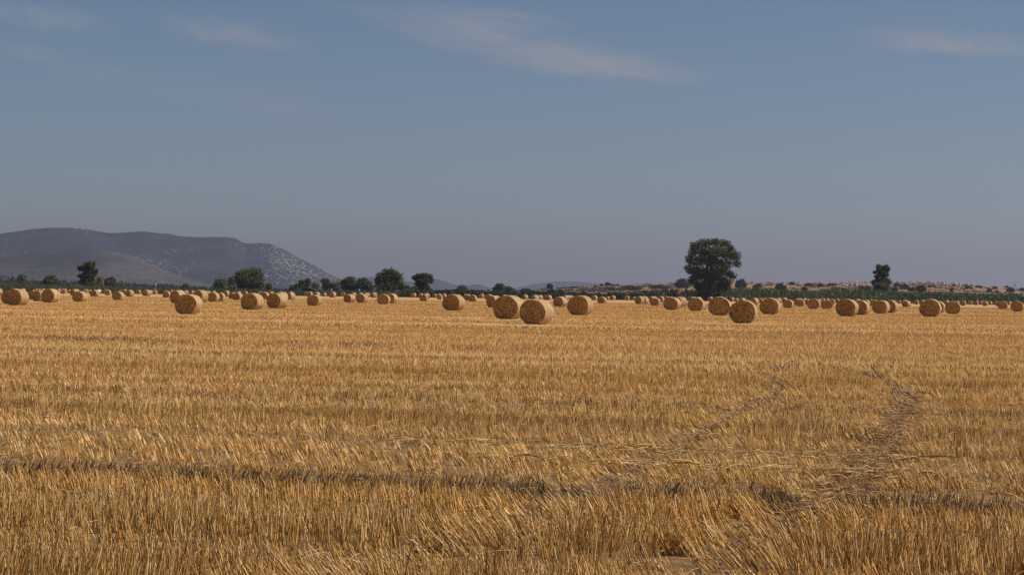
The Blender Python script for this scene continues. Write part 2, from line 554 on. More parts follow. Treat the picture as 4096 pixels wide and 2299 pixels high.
VB = [9.0, 11.2, 11.4, 12.7, 12.85, 14.2, 14.4, 14.95, 15.05, 16.1, 16.3, 17.1, 17.3, 18.3, 18.6, 20.9, 21.7, 24.3, 25.2, 31, 33, 36, 40]
def fields(x, y):
    """height, lean along x, lean along y, keep chance, dark share of the crop at (x, y)"""
    v = y * CA + x * SA; u = x * CA - y * SA
    w = v + 0.55 * (vnoise(u * 0.16, v * 0.1, 3) - 0.5) + 0.22 * (vnoise(u * 0.9, v * 0.3, 4) - 0.5)
    hh = [.18, .18, .085, .075, .165, .155, .07, .065, .14, .135, .10, .10, .045, .045, .075, .075, .055, .075, .092, .088, .082, .082, .08]
    lx = [.08, .10, -.3, -.2, .08, .04, -.55, -.5, -.14, -.24, .40, .45, .2, -.2, -.42, -.36, -.34, -.30, -.08, -.06, -.16, -.08, -.08]
    ly = [.05, .05, -.2, -.2, .03, .05, -.3, -.3, -.05, -.08, .28, .30, .2, -.1, -.2, -.15, -.12, -.12, -.05, -.05, -.1, 0, 0]
    kp = [1, 1, .95, .95, 1, 1, 1, 1, 1, 1, 1, .95, .6, .6, 1, 1, 1, 1, 1, 1, .95, 1, 1]
    h = np.interp(w, VB, hh); LX = np.interp(w, VB, lx); LY = np.interp(w, VB, ly); K = np.interp(w, VB, kp)
    far = w > 26
    gs = np.where(w < 30, .45, np.where(w < 48, .7, np.where(w < 110, 1.7, 5.0))); gi = np.floor((v + .3 * (vnoise(u * .12, v * .05, 33) - .5) * gs) / gs)
    g1 = hash2(gi, gi * 0 + 3, 71); g2 = hash2(gi, gi * 0 + 5, 72); g3 = hash2(gi, gi * 0 + 7, 73)
    mid = v > 18.6
    h = np.where(mid, h * (.64 + .72 * g1), h); K = np.where(mid, K * (.8 + .3 * g2), K); LX = np.where(mid, LX + .55 * (g3 - .5), LX)
    tone = np.where(mid, .74 + .46 * hash2(gi, gi * 0 + 9, 74), 1.0) * (.9 + .2 * fbm(u * .15, v * .3, 75))  # brightness per row put into the straw colour, imitating light on uneven rows
    tone = tone * (1 + .20 * np.exp(-((w - 19.7) / 1.0) ** 2) + .16 * np.exp(-((w - 15.4) / .5) ** 2) - .14 * np.exp(-((w - 16.8) / .6) ** 2))  # painted light
    bn = vnoise(w * 0.42, u * 0.012, 21)
    h = np.where(far, h * (0.72 + 0.5 * bn), h)
    LX = np.where(far, LX + 0.45 * (vnoise(w * 0.5, u * 0.015, 22) - 0.55), LX)
    K = np.where(far, K * (0.62 + 0.55 * vnoise(w * 0.33, u * 0.01, 23)), K)
    patch = vnoise(u * 0.8, v * 1.1, 8)
    LX = LX + 0.28 * (vnoise(u * 0.35, v * 0.5, 5) - 0.5); LY = LY + 0.35 * (vnoise(u * 0.4, v * 0.5, 6) - 0.5)
    h = h * (0.8 + 0.4 * patch)
    K = K * np.where(v < 50, np.clip(0.62 + 1.1 * vnoise(u * 2.4, v * 2.4, 9), 0.5, 1) * np.clip(-.25 + 2.4 * (.45 * vnoise(u * 8.5, v * 7, 19) + .55 * vnoise(u * 1.6, v * 6, 20)), .12, 1), 0.9)
    d = dist_tracks(x, y)
    d = d + 0.12 * (vnoise(x * 2.5, y * 2.5, 12) - 0.5)
    near = np.clip(1 - np.clip((d - 0.10) / 0.16, 0, 1), 0, 1)
    h = h * (1 - 0.5 * near); K = K * (1 - 0.3 * near)
    side = np.clip((d - 0.2) / 0.5, 0, 1)
    LX = LX * side + (1 - side) * (-0.9); LY = LY * side + (1 - side) * (-0.45)
    dark = 0.6 * near + 0.62 * np.exp(-((w - 16.8) / .65) ** 2) + np.where(far, 0.25 * np.clip(vnoise(w * 0.6, u * 0.012, 27) - .62, 0, 1) / .38, 0)  # trampled tracks are browner; the right-leaning row is darkened in place of shade
    for c, s in CLUMPS:
        q = np.exp(-(((x - c.x) / (s * 1.5)) ** 2 + ((y - c.y) / (s * 1.0)) ** 2))
        dark = np.maximum(dark, q * 1.1); LX = LX + q * rng.normal(0, .8, x.shape); h = h * (1 + 0.35 * q)
    for q in BALES:                            # the baler flattened the stubble where it dropped the nearer bales
        if q['h'] < 40: continue
        e = np.exp(-(((x - q['cx'] + 1.0) / 2.6) ** 4 + ((y - q['cy'] + 4.5) / 6.0) ** 4))
        h = h * (1 - .72 * e)
    return h, LX, LY, K, np.clip(dark, 0, 1), tone

def straw_tint(n, dark, pale_bias=0.0, var=1.0):
    r = rng.random(n)[:, None]; r2 = rng.random(n)[:, None]
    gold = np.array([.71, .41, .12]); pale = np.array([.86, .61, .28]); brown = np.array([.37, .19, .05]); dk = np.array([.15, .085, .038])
    pale = gold + (pale - gold) * var; brown = gold + (brown - gold) * var
    c = gold * (0.95 + (r2 - .5) * .75 * var)
    c = np.where(r > 0.72 - pale_bias, pale * (0.85 + 0.35 * r2), c)
    c = np.where(r < 0.28, brown * (0.8 + 0.4 * r2), c)
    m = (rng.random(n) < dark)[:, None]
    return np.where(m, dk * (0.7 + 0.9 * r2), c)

SV, SF, ST = [], [], []
def push(V, Fc, T):
    base = sum(len(a) for a in SV)
    SV.append(V); SF.append(Fc + base); ST.append(T)

def stalks(p0, p1, p2, width, tint, prism):
    """bent stalks through three points"""
    n = len(p0); ax = p2 - p0; ax /= np.linalg.norm(ax, axis=1, keepdims=True) + 1e-9
    th = rng.random(n) * math.pi * 2
    ref = np.stack([np.cos(th), np.sin(th), np.zeros(n)], 1)
    a = np.cross(ax, ref); a /= np.linalg.norm(a, axis=1, keepdims=True) + 1e-9
    bvec = np.cross(ax, a)
    w = width[:, None] * 0.5
    if prism is None:
        V = np.stack([p + o * w * s for p, s in ((p0, 1.0), (p2, 0.8)) for o in (-a, a)], 1)
        fl = [(0, 1, 3, 2)]; K = 4
    elif prism:
        offs = [a * math.cos(t) + bvec * math.sin(t) for t in (0, 2.094, 4.189)]
        V = np.stack([p + o * w * s for p, s in ((p0, 1.1), (p1, 1.0), (p2, 0.75)) for o in offs], 1)
        fl = []
        for s in (0, 3):
            for k in range(3): fl.append((s + k, s + (k + 1) % 3, s + 3 + (k + 1) % 3, s + 3 + k))
        K = 9
    else:
        V = np.stack([p + o * w * s for p, s in ((p0, 1.0), (p1, 1.0), (p2, 0.7)) for o in (-a, a)], 1)
        fl = [(0, 1, 3, 2), (2, 3, 5, 4)]; K = 6
    Fc = (np.arange(n) * K)[:, None, None] + np.array(fl)[None]
    T = np.repeat(tint[:, None, :], K, 1)
    push(V.reshape(-1, 3), Fc.reshape(-1, 4), T.reshape(-1, 3))

def zone(z0, z1, dens, wid, prism, rows=True, hmul=1.0):
    area = (0.462 * 1.22 * (z0 + z1) / 2 + 3) * (z1 - z0)
    n = int(dens * area)
    t = rng.random(n); wa, wb = 0.5636 * z0 + 3, 0.5636 * z1 + 3
    q = (-wa + np.sqrt(wa * wa + t * (wb * wb - wa * wa))) / (wb - wa)
    y = z0 + q * (z1 - z0); x = (rng.random(n) - 0.5) * (0.5636 * y + 3)
    if rows:
        v = y * CA + x * SA; u = x * CA - y * SA
        v = np.round(v / 0.15) * 0.15 + rng.normal(0, 0.028, n)
        x = u * CA + v * SA; y = v * CA - u * SA
    tuft = z1 <= 48
    if tuft:                                   # tillers grow in tufts of a few stems
        per = 6; m_ = n // per; ti = np.repeat(np.arange(m_), per); n = len(ti)
        rr_ = rng.normal(0, .026, (n, 2)); x = x[:m_][ti] + rr_[:, 0]; y = y[:m_][ti] + rr_[:, 1]
        tl = rng.normal(0, .09, (m_, 2))[ti]; th_ = np.clip(rng.normal(1, .2, m_), .5, 1.5)[ti]
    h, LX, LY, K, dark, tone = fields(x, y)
    if tuft: LX = LX + tl[:, 0] + rr_[:, 0] * 2.5; LY = LY + tl[:, 1] + rr_[:, 1] * 2.5; h = h * th_
    k = (rng.random(m_)[ti] if tuft else rng.random(n)) < K
    x, y, h, LX, LY, dark, tone = x[k], y[k], h[k], LX[k], LY[k], dark[k], tone[k]; n = len(x)
    h = h * hmul * np.clip(rng.normal(1, 0.17, n), 0.35, 1.5)
    sp = 0.10 + 0.12 * dark
    LX = LX + rng.normal(0, 1, n) * sp; LY = LY + rng.normal(0, 1, n) * sp
    il = 1 / np.sqrt(1 + LX ** 2 + LY ** 2)
    ex = h * 1.15 * LX * il; ey = h * 1.15 * LY * il; ez = h * 1.15 * il
    p0 = np.stack([x, y, np.full(n, -0.01)], 1)
    bend = rng.normal(0, 0.03, (n, 2)) * h[:, None]
    p1 = p0 + np.stack([ex * 0.49 + bend[:, 0] * 0.5, ey * 0.49 + bend[:, 1] * 0.5, ez * 0.51], 1)
    p2 = p0 + np.stack([ex, ey, ez], 1)
    width = wid * np.clip(rng.normal(1, 0.25, n), 0.5, 1.8)
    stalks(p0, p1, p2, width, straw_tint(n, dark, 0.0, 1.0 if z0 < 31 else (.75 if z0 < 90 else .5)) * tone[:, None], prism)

zone(9, 20, 700, 0.0062, True)
zone(20, 31, 480, 0.0074, False)
zone(31, 48, 270, 0.0095, False)
zone(48, 100, 90, 0.012, None, False)
zone(100, 240, 22, 0.024, None, False)
zone(240, 470, 5, 0.05, None, False)

def lying(n, x, y, zmax, lmin, lmax, yaw, pitch_sd, width, bias, dark):
    L = rng.uniform(lmin, lmax, n)
    ph = rng.normal(0, pitch_sd, n)
    d = np.stack([np.cos(yaw) * np.cos(ph), np.sin(yaw) * np.cos(ph), np.sin(ph)], 1) * L[:, None]
    c = np.stack([x, y, 0.01 + rng.random(n) * zmax], 1)
    p0 = c - d / 2; p2 = c + d / 2
    p0[:, 2] = np.maximum(p0[:, 2], 0.004); p2[:, 2] = np.maximum(p2[:, 2], 0.004)
    p1 = (p0 + p2) / 2 + np.stack([np.zeros(n), np.zeros(n), rng.random(n) * 0.02], 1)
    stalks(p0, p1, p2, width * np.clip(rng.normal(1, .25, n), .5, 1.7), straw_tint(n, np.full(n, dark), bias), True)

n = 3500
y = rng.uniform(9.5, 34, n); x = (rng.random(n) - .5) * (0.5636 * y + 3)
lying(n, x, y, 0.07, .06, .22, rng.random(n) * 6.283, .22, 0.0055, .15, .03)
for v0, u0, u1, zw in ((21.75, -7.5, 9.0, .12), (33.3, -2.0, 8.0, .14), (19.9, -6.0, -1.0, .10), (45.0, 3.0, 14.0, .2)):
    n = int(700 * (u1 - u0) / 14)
    u = rng.uniform(u0, u1, n); keep = vnoise(u * 0.7, u * 0, 31) > 0.22; u = u[keep]; n = len(u)
    v = v0 + 0.25 * (vnoise(u * 0.35, u * 0, 30) - .5) + rng.normal(0, zw * 1.3, n)
    x = u * CA + v * SA; y = v * CA - u * SA
    lying(n, x, y, 0.07, .08, .28, -ROWANG + rng.normal(0, .45, n), .10, 0.010, .45, .0)
for T in TRACKS[:1]:                           # straw pressed flat along the wheel tracks
    for (ax, ay), (bx, by) in zip(T[:-1], T[1:]):
        L = math.hypot(bx - ax, by - ay)
        if min(ay, by) > 34 or max(ay, by) < 16: continue
        n = int(L * (110 if max(ay, by) < 24 else 60)); t = rng.random(n); yw = math.atan2(by - ay, bx - ax)
        x = ax + (bx - ax) * t + rng.normal(0, .16, n); y = ay + (by - ay) * t + rng.normal(0, .16, n)
        lying(n, x, y, 0.06, .08, .24, yw + rng.normal(0, .6, n), .12, .0060, -.2, .45)
me = mesh_np('stubble', np.concatenate(SV), np.concatenate(SF), M_STRAW, np.concatenate(ST))
tag(link('stubble', me), 'golden cut straw stubble standing in rows over the field', 'stubble', kind='stuff')

# ------------------------------------------------------------------ bales
def bale_shapes(seed, seg=44):
    r = np.random.default_rng(seed)
    ph = r.random(6) * 6.283; sq = r.uniform(.955, 1.0); wd_ = r.uniform(1.0, 1.045)
    def rad(t, y):
        return 0.745 + 0.012 * np.sin(2 * t + ph[0]) + 0.010 * np.sin(3 * t + ph[1]) + 0.006 * np.sin(7 * t + ph[2]) + 0.008 * np.sin(5 * t + y * 4 + ph[3])
    def shape(x, z):
        # sag: the underside spreads flat on the ground, the top drops a little
        zz = z + 0.70
        zz = np.where(zz < 0.16, 0.16 * np.clip((zz + .05) / .21, 0, 1) ** 2.2, zz)
        zz = zz * sq
        xx = x * wd_ * (1.0 + 0.05 * np.clip((0.7 - zz) / 0.7, 0, 1) ** 1.5)
        return xx, zz
    t = np.linspace(0, 2 * math.pi, seg, endpoint=False)
    # barrel
    prof = [(-LB / 2, .965), (-LB / 2 + .035, .992), (-LB / 2 + .10, 1.0), (-LB / 4, 1.006), (0, 1.008), (LB / 4, 1.006), (LB / 2 - .10, 1.0), (LB / 2 - .035, .992), (LB / 2, .965)]
    V = []
    for y, s in prof:
        rr = rad(t, y) * s + r.normal(0, .009, seg)
        x, z = shape(rr * np.cos(t), rr * np.sin(t)); V.append(np.stack([x, np.full(seg, y), z], 1))
    V = np.concatenate(V); f = []
    for i in range(len(prof) - 1):
        for k in range(seg):
            a = i * seg + k; c = i * seg + (k + 1) % seg; f.append((a, c, c + seg, a + seg))
    barrel = (V, np.array(f))
    ends = []
    for sgn in (-1, 1):
        rings = np.linspace(0.04, .968, 13); W = []
        for j, q in enumerate(rings):
            rr = rad(t, sgn * LB / 2) * q
            bump = 0.022 * np.sin(q * 34 + t * 1.0 + ph[4]) * (q < .93) + r.normal(0, .022, seg) * (0.15 < q < .93) - 0.02 * math.exp(-(q / .15) ** 2)
            if q > .93: bump = bump * 0 - 0.004
            x, z = shape(rr * np.cos(t), rr * np.sin(t))
            W.append(np.stack([x, sgn * (LB / 2 + bump + 0.012 * (1 - q)), z], 1))
        W = np.concatenate(W); f = []
        for i in range(len(rings) - 1):
            for k in range(seg):
                a = i * seg + k; c = i * seg + (k + 1) % seg
                q = (a, a + seg, c + seg, c); f.append(q if sgn < 0 else q[::-1])
        # centre fan as quads
        for k in range(0, seg, 2):
            q = (k, (k + 1) % seg, (k + 2) % seg, (seg // 2 + k // 2) % seg); 
        cidx = len(W); W = np.concatenate([W, [[0, sgn * LB / 2, .70]]])
        for k in range(0, seg, 2):
            q = (cidx, k, k + 1, (k + 2) % seg); f.append(q if sgn < 0 else q[::-1])
        # loose straws lying on the end in the direction of rolling
        ns = 190
        q = np.sqrt(r.random(ns)) * .93; tt = r.random(ns) * 6.283
        rr = 0.745 * q; x0, z0 = shape(rr * np.cos(tt), rr * np.sin(tt))
        L = r.uniform(.05, .2, ns); tg = tt + math.pi / 2 + r.normal(0, .45, ns)
        dx, dz = np.cos(tg) * L / 2, np.sin(tg) * L / 2
        nx_, nz_ = -np.sin(tg), np.cos(tg); wd = .012
        yy = sgn * (LB / 2 + r.uniform(.01, .045, ns))
        S = np.stack([np.stack([x0 - dx - nx_ * wd, yy, z0 - dz - nz_ * wd], 1), np.stack([x0 + dx - nx_ * wd, yy + sgn * .012, z0 + dz - nz_ * wd], 1),
                      np.stack([x0 + dx + nx_ * wd, yy + sgn * .012, z0 + dz + nz_ * wd], 1), np.stack([x0 - dx + nx_ * wd, yy, z0 - dz + nz_ * wd], 1)], 1).reshape(-1, 3)
        S[:, 2] = np.maximum(S[:, 2], .01)
        fs = len(W) + (np.arange(ns) * 4)[:, None] + np.arange(4)[None]
        W2 = np.concatenate([W, S]); mi = np.concatenate([np.zeros(len(f), int), np.ones(ns, int)])
        ends.append((W2, np.concatenate([np.array(f), fs]), mi))
    return barrel, ends

M_LOOSE = plain('loose_straw', (.66, .42, .17), 0.5)
VARIANTS = []
for s in range(8):
    ba, en = bale_shapes(100 + s)
    bm_ = mesh_np('net_wrap', ba[0], ba[1], M_WRAP, smooth=True)
    bw_ = mesh_np('net_wrap', ba[0], ba[1], M_WRAPW, smooth=True)
    em = [mesh_np('straw_end', e[0], e[1], [M_END, M_LOOSE], midx=e[2], smooth=True) for e in en]
    Vj = np.concatenate([ba[0], en[0][0], en[1][0]])
    o1 = len(ba[0]); o2 = o1 + len(en[0][0])
    Fj = np.concatenate([ba[1], en[0][1] + o1, en[1][1] + o2])
    mj = np.concatenate([np.zeros(len(ba[1]), int), en[0][2] + 1, en[1][2] + 1])
    jm = mesh_np('straw_bale', Vj, Fj, [M_WRAP, M_END, M_LOOSE], midx=mj, smooth=True)
    VARIANTS.append((bm_, bw_, em, jm))

LANDMARKS = [(20, 'left photo edge'), (86, 'greyish bushy tree'), (205, 'round dark bush tree'), (352, 'tall ragged tree'), (441, 'blue-green double tree'),
             (620, 'leaning banded pole'), (742, 'small round lone tree'), (880, 'hazy rounded tree'), (1000, 'broad spreading tree'), (1071, 'small dark low tree'),
             (1217, 'twin-crowned tree'), (1302, 'slim tree'), (1396, 'broad pointed tree'), (1462, 'broad dome tree'), (1560, 'largest round tree'),
             (1690, 'flat-topped tree'), (1848, 'loose grey bush tree'), (1946, 'white roofed farmhouse'), (2000, 'dark farmhouse bush'), (2200, 'round-headed hill tree'),
             (2432, 'umbrella-shaped hill tree'), (2640, 'reeds beside the tallest tree'), (2850, 'tallest tree'), (2990, 'left end of the maize'), (3123, 'large hillside bush'), (3300, 'red slope'),
             (3525, 'small maize tree'), (3684, 'roundest hillside bush'), (3806, 'thin yellowish tree'), (3957, 'grey cone-shaped bush'), (4060, 'right photo edge')]
HAND = {
 0: 'near straw bale at the far left with a dark slit in its end',
 1: 'straw bale half hidden behind the slit-ended bale at the far left',
 3: 'narrow dark-ended straw bale squeezed between the two bale pairs at far left',
 4: 'left one of the touching bale pair below the round dark bush tree',
 5: 'right one of the touching bale pair below the round dark bush tree',
 16: 'dark-ended straw bale standing alone in front of the tall ragged tree',
 36: 'very dark leaning straw bale just behind the big left-hand bale',
 37: 'biggest straw bale of the left half, its pale side lit, blocking a row',
 50: 'big straw bale in front of the broad spreading tree, dark ringed end',
 54: 'big very dark-ended straw bale right of the broad spreading tree',
 62: 'lone dark-ended straw bale below the dark shed roof',
 73: 'left one of the joined bales below the largest round dark tree',
 74: 'right one of the joined bales below the largest round dark tree, end half hidden',
 84: 'big lone straw bale right of the flat-topped tree with dark end',
 91: 'dark straw bale peeping out left of the two largest central bales',
 92: 'second largest central straw bale, half hidden by the nearest bale',
 94: 'nearest and largest straw bale of all, in the centre of the field',
 101: 'dark-ended straw bale between the two big central bales, behind them',
 105: 'big straw bale right of the central pair with rings in its end',
 122: 'straw bale left of the tallest tree with a long pale side',
 125: 'straw bale straight below the left part of the tallest tree',
 129: 'big straw bale below the tallest tree, touching the nearest right-hand bale',
 133: 'nearest straw bale of the right half, swirled end turned to the camera',
 137: 'big straw bale just right of the nearest right-hand bale',
 148: 'golden-ended straw bale side by side with a shaded-sided bale at right',
 150: 'straw bale turned right, showing its shaded left side',
 155: 'big straw bale left of the small tree in the maize, pale band right',
 156: 'straw bale half hidden behind the big one left of the maize tree',
 161: 'dark round straw bale below the small tree standing in the maize',
 162: 'straw bale tucked behind the dark round one below the maize tree',
 168: 'big round straw bale at far right with bright orange-brown end',
 169: 'straw bale squeezed between the two orange-brown bales at far right',
 171: 'second orange-brown straw bale at far right with clear rings',
 185: 'straw bale nearest the right edge of the photo, seen end on',
 20: 'only white-wrapped bale, small, behind the tall ragged tree row',
}
ORD = ['leftmost', 'second from left', 'third from left', 'fourth from left', 'fifth from left', 'sixth from left', 'seventh from left', 'eighth from left', 'ninth from left', 'tenth from left', 'eleventh from left', 'twelfth from left', 'thirteenth from left', 'fourteenth from left']
NUM = 'zero one two three four five six seven eight nine ten eleven twelve thirteen fourteen'.split()
for q in BALES:
    if q['i'] in HAND: continue
    q['lm'] = min(LANDMARKS, key=lambda l: abs(l[0] - q['px']))[1]
    q['tier'] = 'mid-sized' if q['h'] > 24 else 'far'
from collections import defaultdict
grp = defaultdict(list)
for q in BALES:
    if 'lm' in q: grp[(q['lm'], q['tier'])].append(q)
for (lm, tier), L in grp.items():
    L.sort(key=lambda q: q['px'])
    for j, q in enumerate(L):
        q['label'] = f'{tier} straw bale nearest the {lm}' if len(L) == 1 else f'{tier} straw bale, {ORD[j]} of {NUM[len(L)]} nearest the {lm}'
BG = 'round straw bales scattered over the stubble field'
for q in BALES:
    white = q['i'] == 20
    bm_, bw_, em, jm = VARIANTS[(q['i'] * 5 + q['i'] // 7) % 8]
    lab = HAND.get(q['i']) or q['label']
    if q['h'] > 20 or white:
        o = empty('straw_bale', (q['cx'], q['cy'], 0), -q['axis'])
        tag(o, lab, 'straw bale', BG)
        link('net_wrap', bw_ if white else bm_, o)
        for e in em: link('straw_end', e, o)
    else:
        o = tag(link('straw_bale', jm), lab, 'straw bale', BG)
        o.location = (q['cx'], q['cy'], 0); o.rotation_euler = (0, 0, -q['axis'])
    o.scale = (q['s'] * q['wx'], q['s'], q['s'])

# ------------------------------------------------------------------ trees
prng = np.random.default_rng(5)
def leaf_quads(P, size, tint):
    n = len(P)
    a = prng.normal(size=(n, 3)); a /= np.linalg.norm(a, axis=1, keepdims=True)
    c = prng.normal(size=(n, 3)); bq = np.cross(a, c); bq /= np.linalg.norm(bq, axis=1, keepdims=True)
    s = (size * prng.uniform(.6, 1.4, n))[:, None]
    a = a * s; bq = bq * s * 0.6
    V = np.stack([P - a, P + bq * .9, P + a, P - bq * .9], 1).reshape(-1, 3)
    Fc = (np.arange(n) * 4)[:, None] + np.arange(4)[None]
    return V, Fc, np.repeat(tint, 4, 0)

def leaf_tint(n, base, var=0.35):
    r = prng.random((n, 1)); b2 = np.array(base)
    c = b2 * (1 - var + 2 * var * r)
    y = prng.random((n, 1)) > .8
    return np.where(y, c * np.array([1.5, 1.25, .9]), c)

def crown_points(lobes, n, fill=0.55):
    """lobes: (centre, rx, ry, rz) in metres; leaves gathered in clumps so gaps show"""
    A = np.array([l[1] * l[3] for l in lobes]); A = A / A.sum()
    out = []; clump_t = []
    for l, w in zip(lobes, A):
        m = max(int(n * w), 30); nc = max(int(26 * math.sqrt(len(lobes)) * w + 14), 12)
        d = prng.normal(size=(nc, 3)); d /= np.linalg.norm(d, axis=1, keepdims=True)
        rr = prng.uniform(.0, 1.0, (nc, 1)) ** .7 * .9
        cc = d * rr; cr = prng.uniform(.25, .48, nc); bright = prng.uniform(.7, 1.3, nc)
        k = prng.integers(0, nc, m); uni = prng.random(m) < .6
        e = prng.normal(size=(m, 3)); e /= np.linalg.norm(e, axis=1, keepdims=True)
        p = cc[k] + e * (prng.random((m, 1)) ** 0.45) * cr[k][:, None]
        p = np.where(uni[:, None], e * (prng.random((m, 1)) ** .4) * np.clip(prng.normal(.93, .13, (m, 1)), .5, 1.3), p)
        ln = np.linalg.norm(p, axis=1, keepdims=True); p = np.where(ln > 1.25, p / ln * 1.25, p)
        out.append(np.array(l[0])[None] + p * np.array([l[1], l[2], l[3]])[None]); clump_t.append(bright[k])
    return np.concatenate(out), np.concatenate(clump_t)

def tree(name, label, cat, lobes_px, Z, base=None, tint=(.05, .07, .028), n=2500, leaf=0.32, trunk_px=4.0, group=None, base_px=None, zbase=0.0):
    xs = sum(l[0] * l[2] * l[3] for l in lobes_px) / sum(l[2] * l[3] for l in lobes_px)
    bx = base if base else xs
    g = at(bx, 1200, Z); g.z = zbase
    root = tag(empty(name, g), label, cat, group)
    k = Z / F; lobes = []
    for cx, cy, rx, ry in lobes_px:
        c = at(cx, cy, Z) - g; rx *= 1.17; ry *= 1.17
        c.y += prng.uniform(-.35, .35) * rx * k
        lobes.append(((c.x, c.y, c.z), rx * k, 0.85 * max(rx, ry * .7) * k, ry * k))
    P, br = crown_points(lobes, int(n * 2.2))
    ok = P[:, 2] > 0.05; P = P[ok]; br = br[ok]
    T = leaf_tint(len(P), tint) * br[:, None] * np.array([2.35, 2.2, 1.8])
    V, Fc, TT = leaf_quads(P, leaf * 1.1, T)
    link('crown', mesh_np('crown', V, Fc, M_LEAF, TT), root)
    mb = MB(); w = trunk_px * k
    topz = max(c[0][2] for c in lobes) * .75
    mb.tube([(0, 0, -.3), (w * .1, 0, topz * .3), (-w * .2, w * .1, topz * .6), (0, 0, topz)], [w * .62, w * .45, w * .3, w * .1])
    for c in lobes:
        p = Vector(c[0]); s = Vector((0, 0, min(topz * .45, max(p.z * .55, .2))))
        mid = (s + p) / 2 + Vector((0, 0, .05 * topz))
        mb.tube([s, mid, p], [w * .2, w * .11, w * .04], 6)
    mb.build('trunk', M_BARK, root, True)
    return root

GT = 'trees along the far edge of the stubble field'
G = lambda sx, s, oy, ox: None
def rg(ox, oy, s, L): return [(ox + a / s, oy + b / s, c / s, d / s) for a, b, c, d in L]
tree('bush_tree', 'greyish green bushy tree with narrow top at the far left', 'tree', rg(0, 880, 3.442, [(295, 800, 60, 48), (300, 860, 72, 50), (385, 880, 45, 35), (270, 890, 50, 35)]), 1250, tint=(.060, .075, .045), n=1500, leaf=.5, group=GT)
tree('bush_tree', 'round dark green bush tree left of the tall ragged tree', 'tree', rg(0, 880, 3.442, [(700, 825, 85, 62), (690, 870, 100, 60), (770, 880, 65, 45), (640, 880, 50, 45)]), 900, tint=(.042, .058, .020), n=1900, leaf=.34, group=GT)
tree('ragged_tree', 'tall ragged tree with lobed crown in front of the mountain', 'tree', rg(0, 880, 3.442, [(1235, 630, 85, 58), (1105, 662, 42, 34), (1310, 705, 45, 32), (1215, 715, 80, 55), (1120, 768, 48, 26), (1220, 790, 85, 55), (1270, 740, 60, 45), (1210, 860, 105, 60), (1160, 850, 60, 40), (1280, 870, 55, 50)]), 900, tint=(.040, .052, .024), n=3600, leaf=.34, trunk_px=9, group=GT)
tree('slender_tree', 'pale brownish slender tree just right of the tall ragged tree', 'tree', rg(0, 880, 3.442, [(1380, 815, 42, 40), (1375, 870, 48, 50), (1395, 900, 45, 35)]), 1400, tint=(.12, .105, .075), n=700, leaf=.5, group=GT)
tree('double_tree', 'dark blue-green double tree right of the pale slender tree', 'tree', rg(0, 880, 3.442, [(1540, 830, 42, 42), (1490, 860, 50, 42), (1545, 880, 60, 40), (1590, 905, 25, 25)]), 1300, tint=(.038, .055, .038), n=1300, leaf=.5, group=GT)
tree('small_tree', 'small round lone tree right of the leaning pole', 'tree', rg(512, 880, 3.442, [(795, 915, 50, 32), (770, 935, 50, 22)]), 1350, tint=(.045, .06, .035), n=700, leaf=.45, group=GT)
tree('round_tree', 'hazy rounded tree left of the broad spreading tree', 'tree', rg(512, 880, 3.442, [(1275, 850, 72, 46), (1240, 890, 62, 50), (1300, 900, 60, 50), (1265, 935, 55, 22)]), 1250, tint=(.055, .065, .042), n=1500, leaf=.45, group=GT)
tree('hazy_tree', 'hazy grey tree pressed against the left of the broad spreading tree', 'tree', rg(512, 880, 3.442, [(1450, 820, 72, 46), (1430, 870, 70, 50), (1460, 920, 80, 40)]), 1450, tint=(.06, .07, .05), n=1400, leaf=.5, group=GT)
tree('spreading_tree', 'broad spreading dark tree in front of the mountain foot', 'tree', [(1005, 1090, 40, 18), (975, 1098, 34, 20), (1025, 1102, 26, 20), (960, 1120, 20, 22), (1000, 1118, 40, 24), (1040, 1130, 20, 22), (985, 1142, 28, 14), (1030, 1146, 26, 12), (962, 1146, 14, 10)], 950, tint=(.048, .058, .030), n=3600, leaf=.34, trunk_px=8, group=GT)
tree('low_tree', 'small dark low tree just right of the broad spreading tree', 'tree', rg(1024, 880, 3.442, [(165, 905, 40, 28), (150, 930, 48, 24), (190, 932, 32, 20)]), 1250, tint=(.036, .052, .032), n=900, leaf=.45, group=GT)
tree('twin_tree', 'twin-crowned tree rising behind the dark shed roof', 'tree', rg(1024, 880, 3.442, [(640, 858, 50, 34), (710, 832, 34, 27), (700, 872, 40, 34), (640, 900, 58, 40), (690, 915, 45, 30)]), 1050, tint=(.045, .06, .028), n=1700, leaf=.38, group=GT)
tree('hazy_bush', 'hazy low bush left of the twin-crowned tree', 'bush', rg(1024, 880, 3.442, [(510, 925, 32, 32), (555, 920, 32, 36), (500, 945, 45, 22)]), 1300, tint=(.05, .065, .04), n=800, leaf=.45, group=GT)
tree('poplar', 'hazy poplar clump between the shed and the slim tree', 'tree', rg(1024, 880, 3.442, [(795, 900, 30, 38), (840, 910, 30, 36), (815, 940, 50, 22)]), 1600, tint=(.06, .07, .05), n=900, leaf=.5, group=GT)
tree('slim_tree', 'slim tree with a rounded top right of the shed', 'tree', rg(1024, 880, 3.442, [(950, 840, 52, 34), (970, 875, 46, 35), (960, 920, 50, 40)]), 1150, tint=(.042, .056, .030), n=1200, leaf=.42, group=GT)
tree('low_tree', 'low grey-green tree between the slim tree and broad pointed tree', 'tree', rg(1024, 880, 3.442, [(1075, 900, 50, 34), (1090, 935, 60, 30)]), 1150, tint=(.055, .062, .038), n=900, leaf=.42, group=GT)
tree('bare_tree', 'thin bare reddish tree behind the low grey-green tree', 'tree', rg(1024, 880, 3.442, [(1135, 855, 35, 30), (1150, 885, 32, 30)]), 1200, tint=(.13, .10, .085), n=160, leaf=.35, trunk_px=2, group=GT)
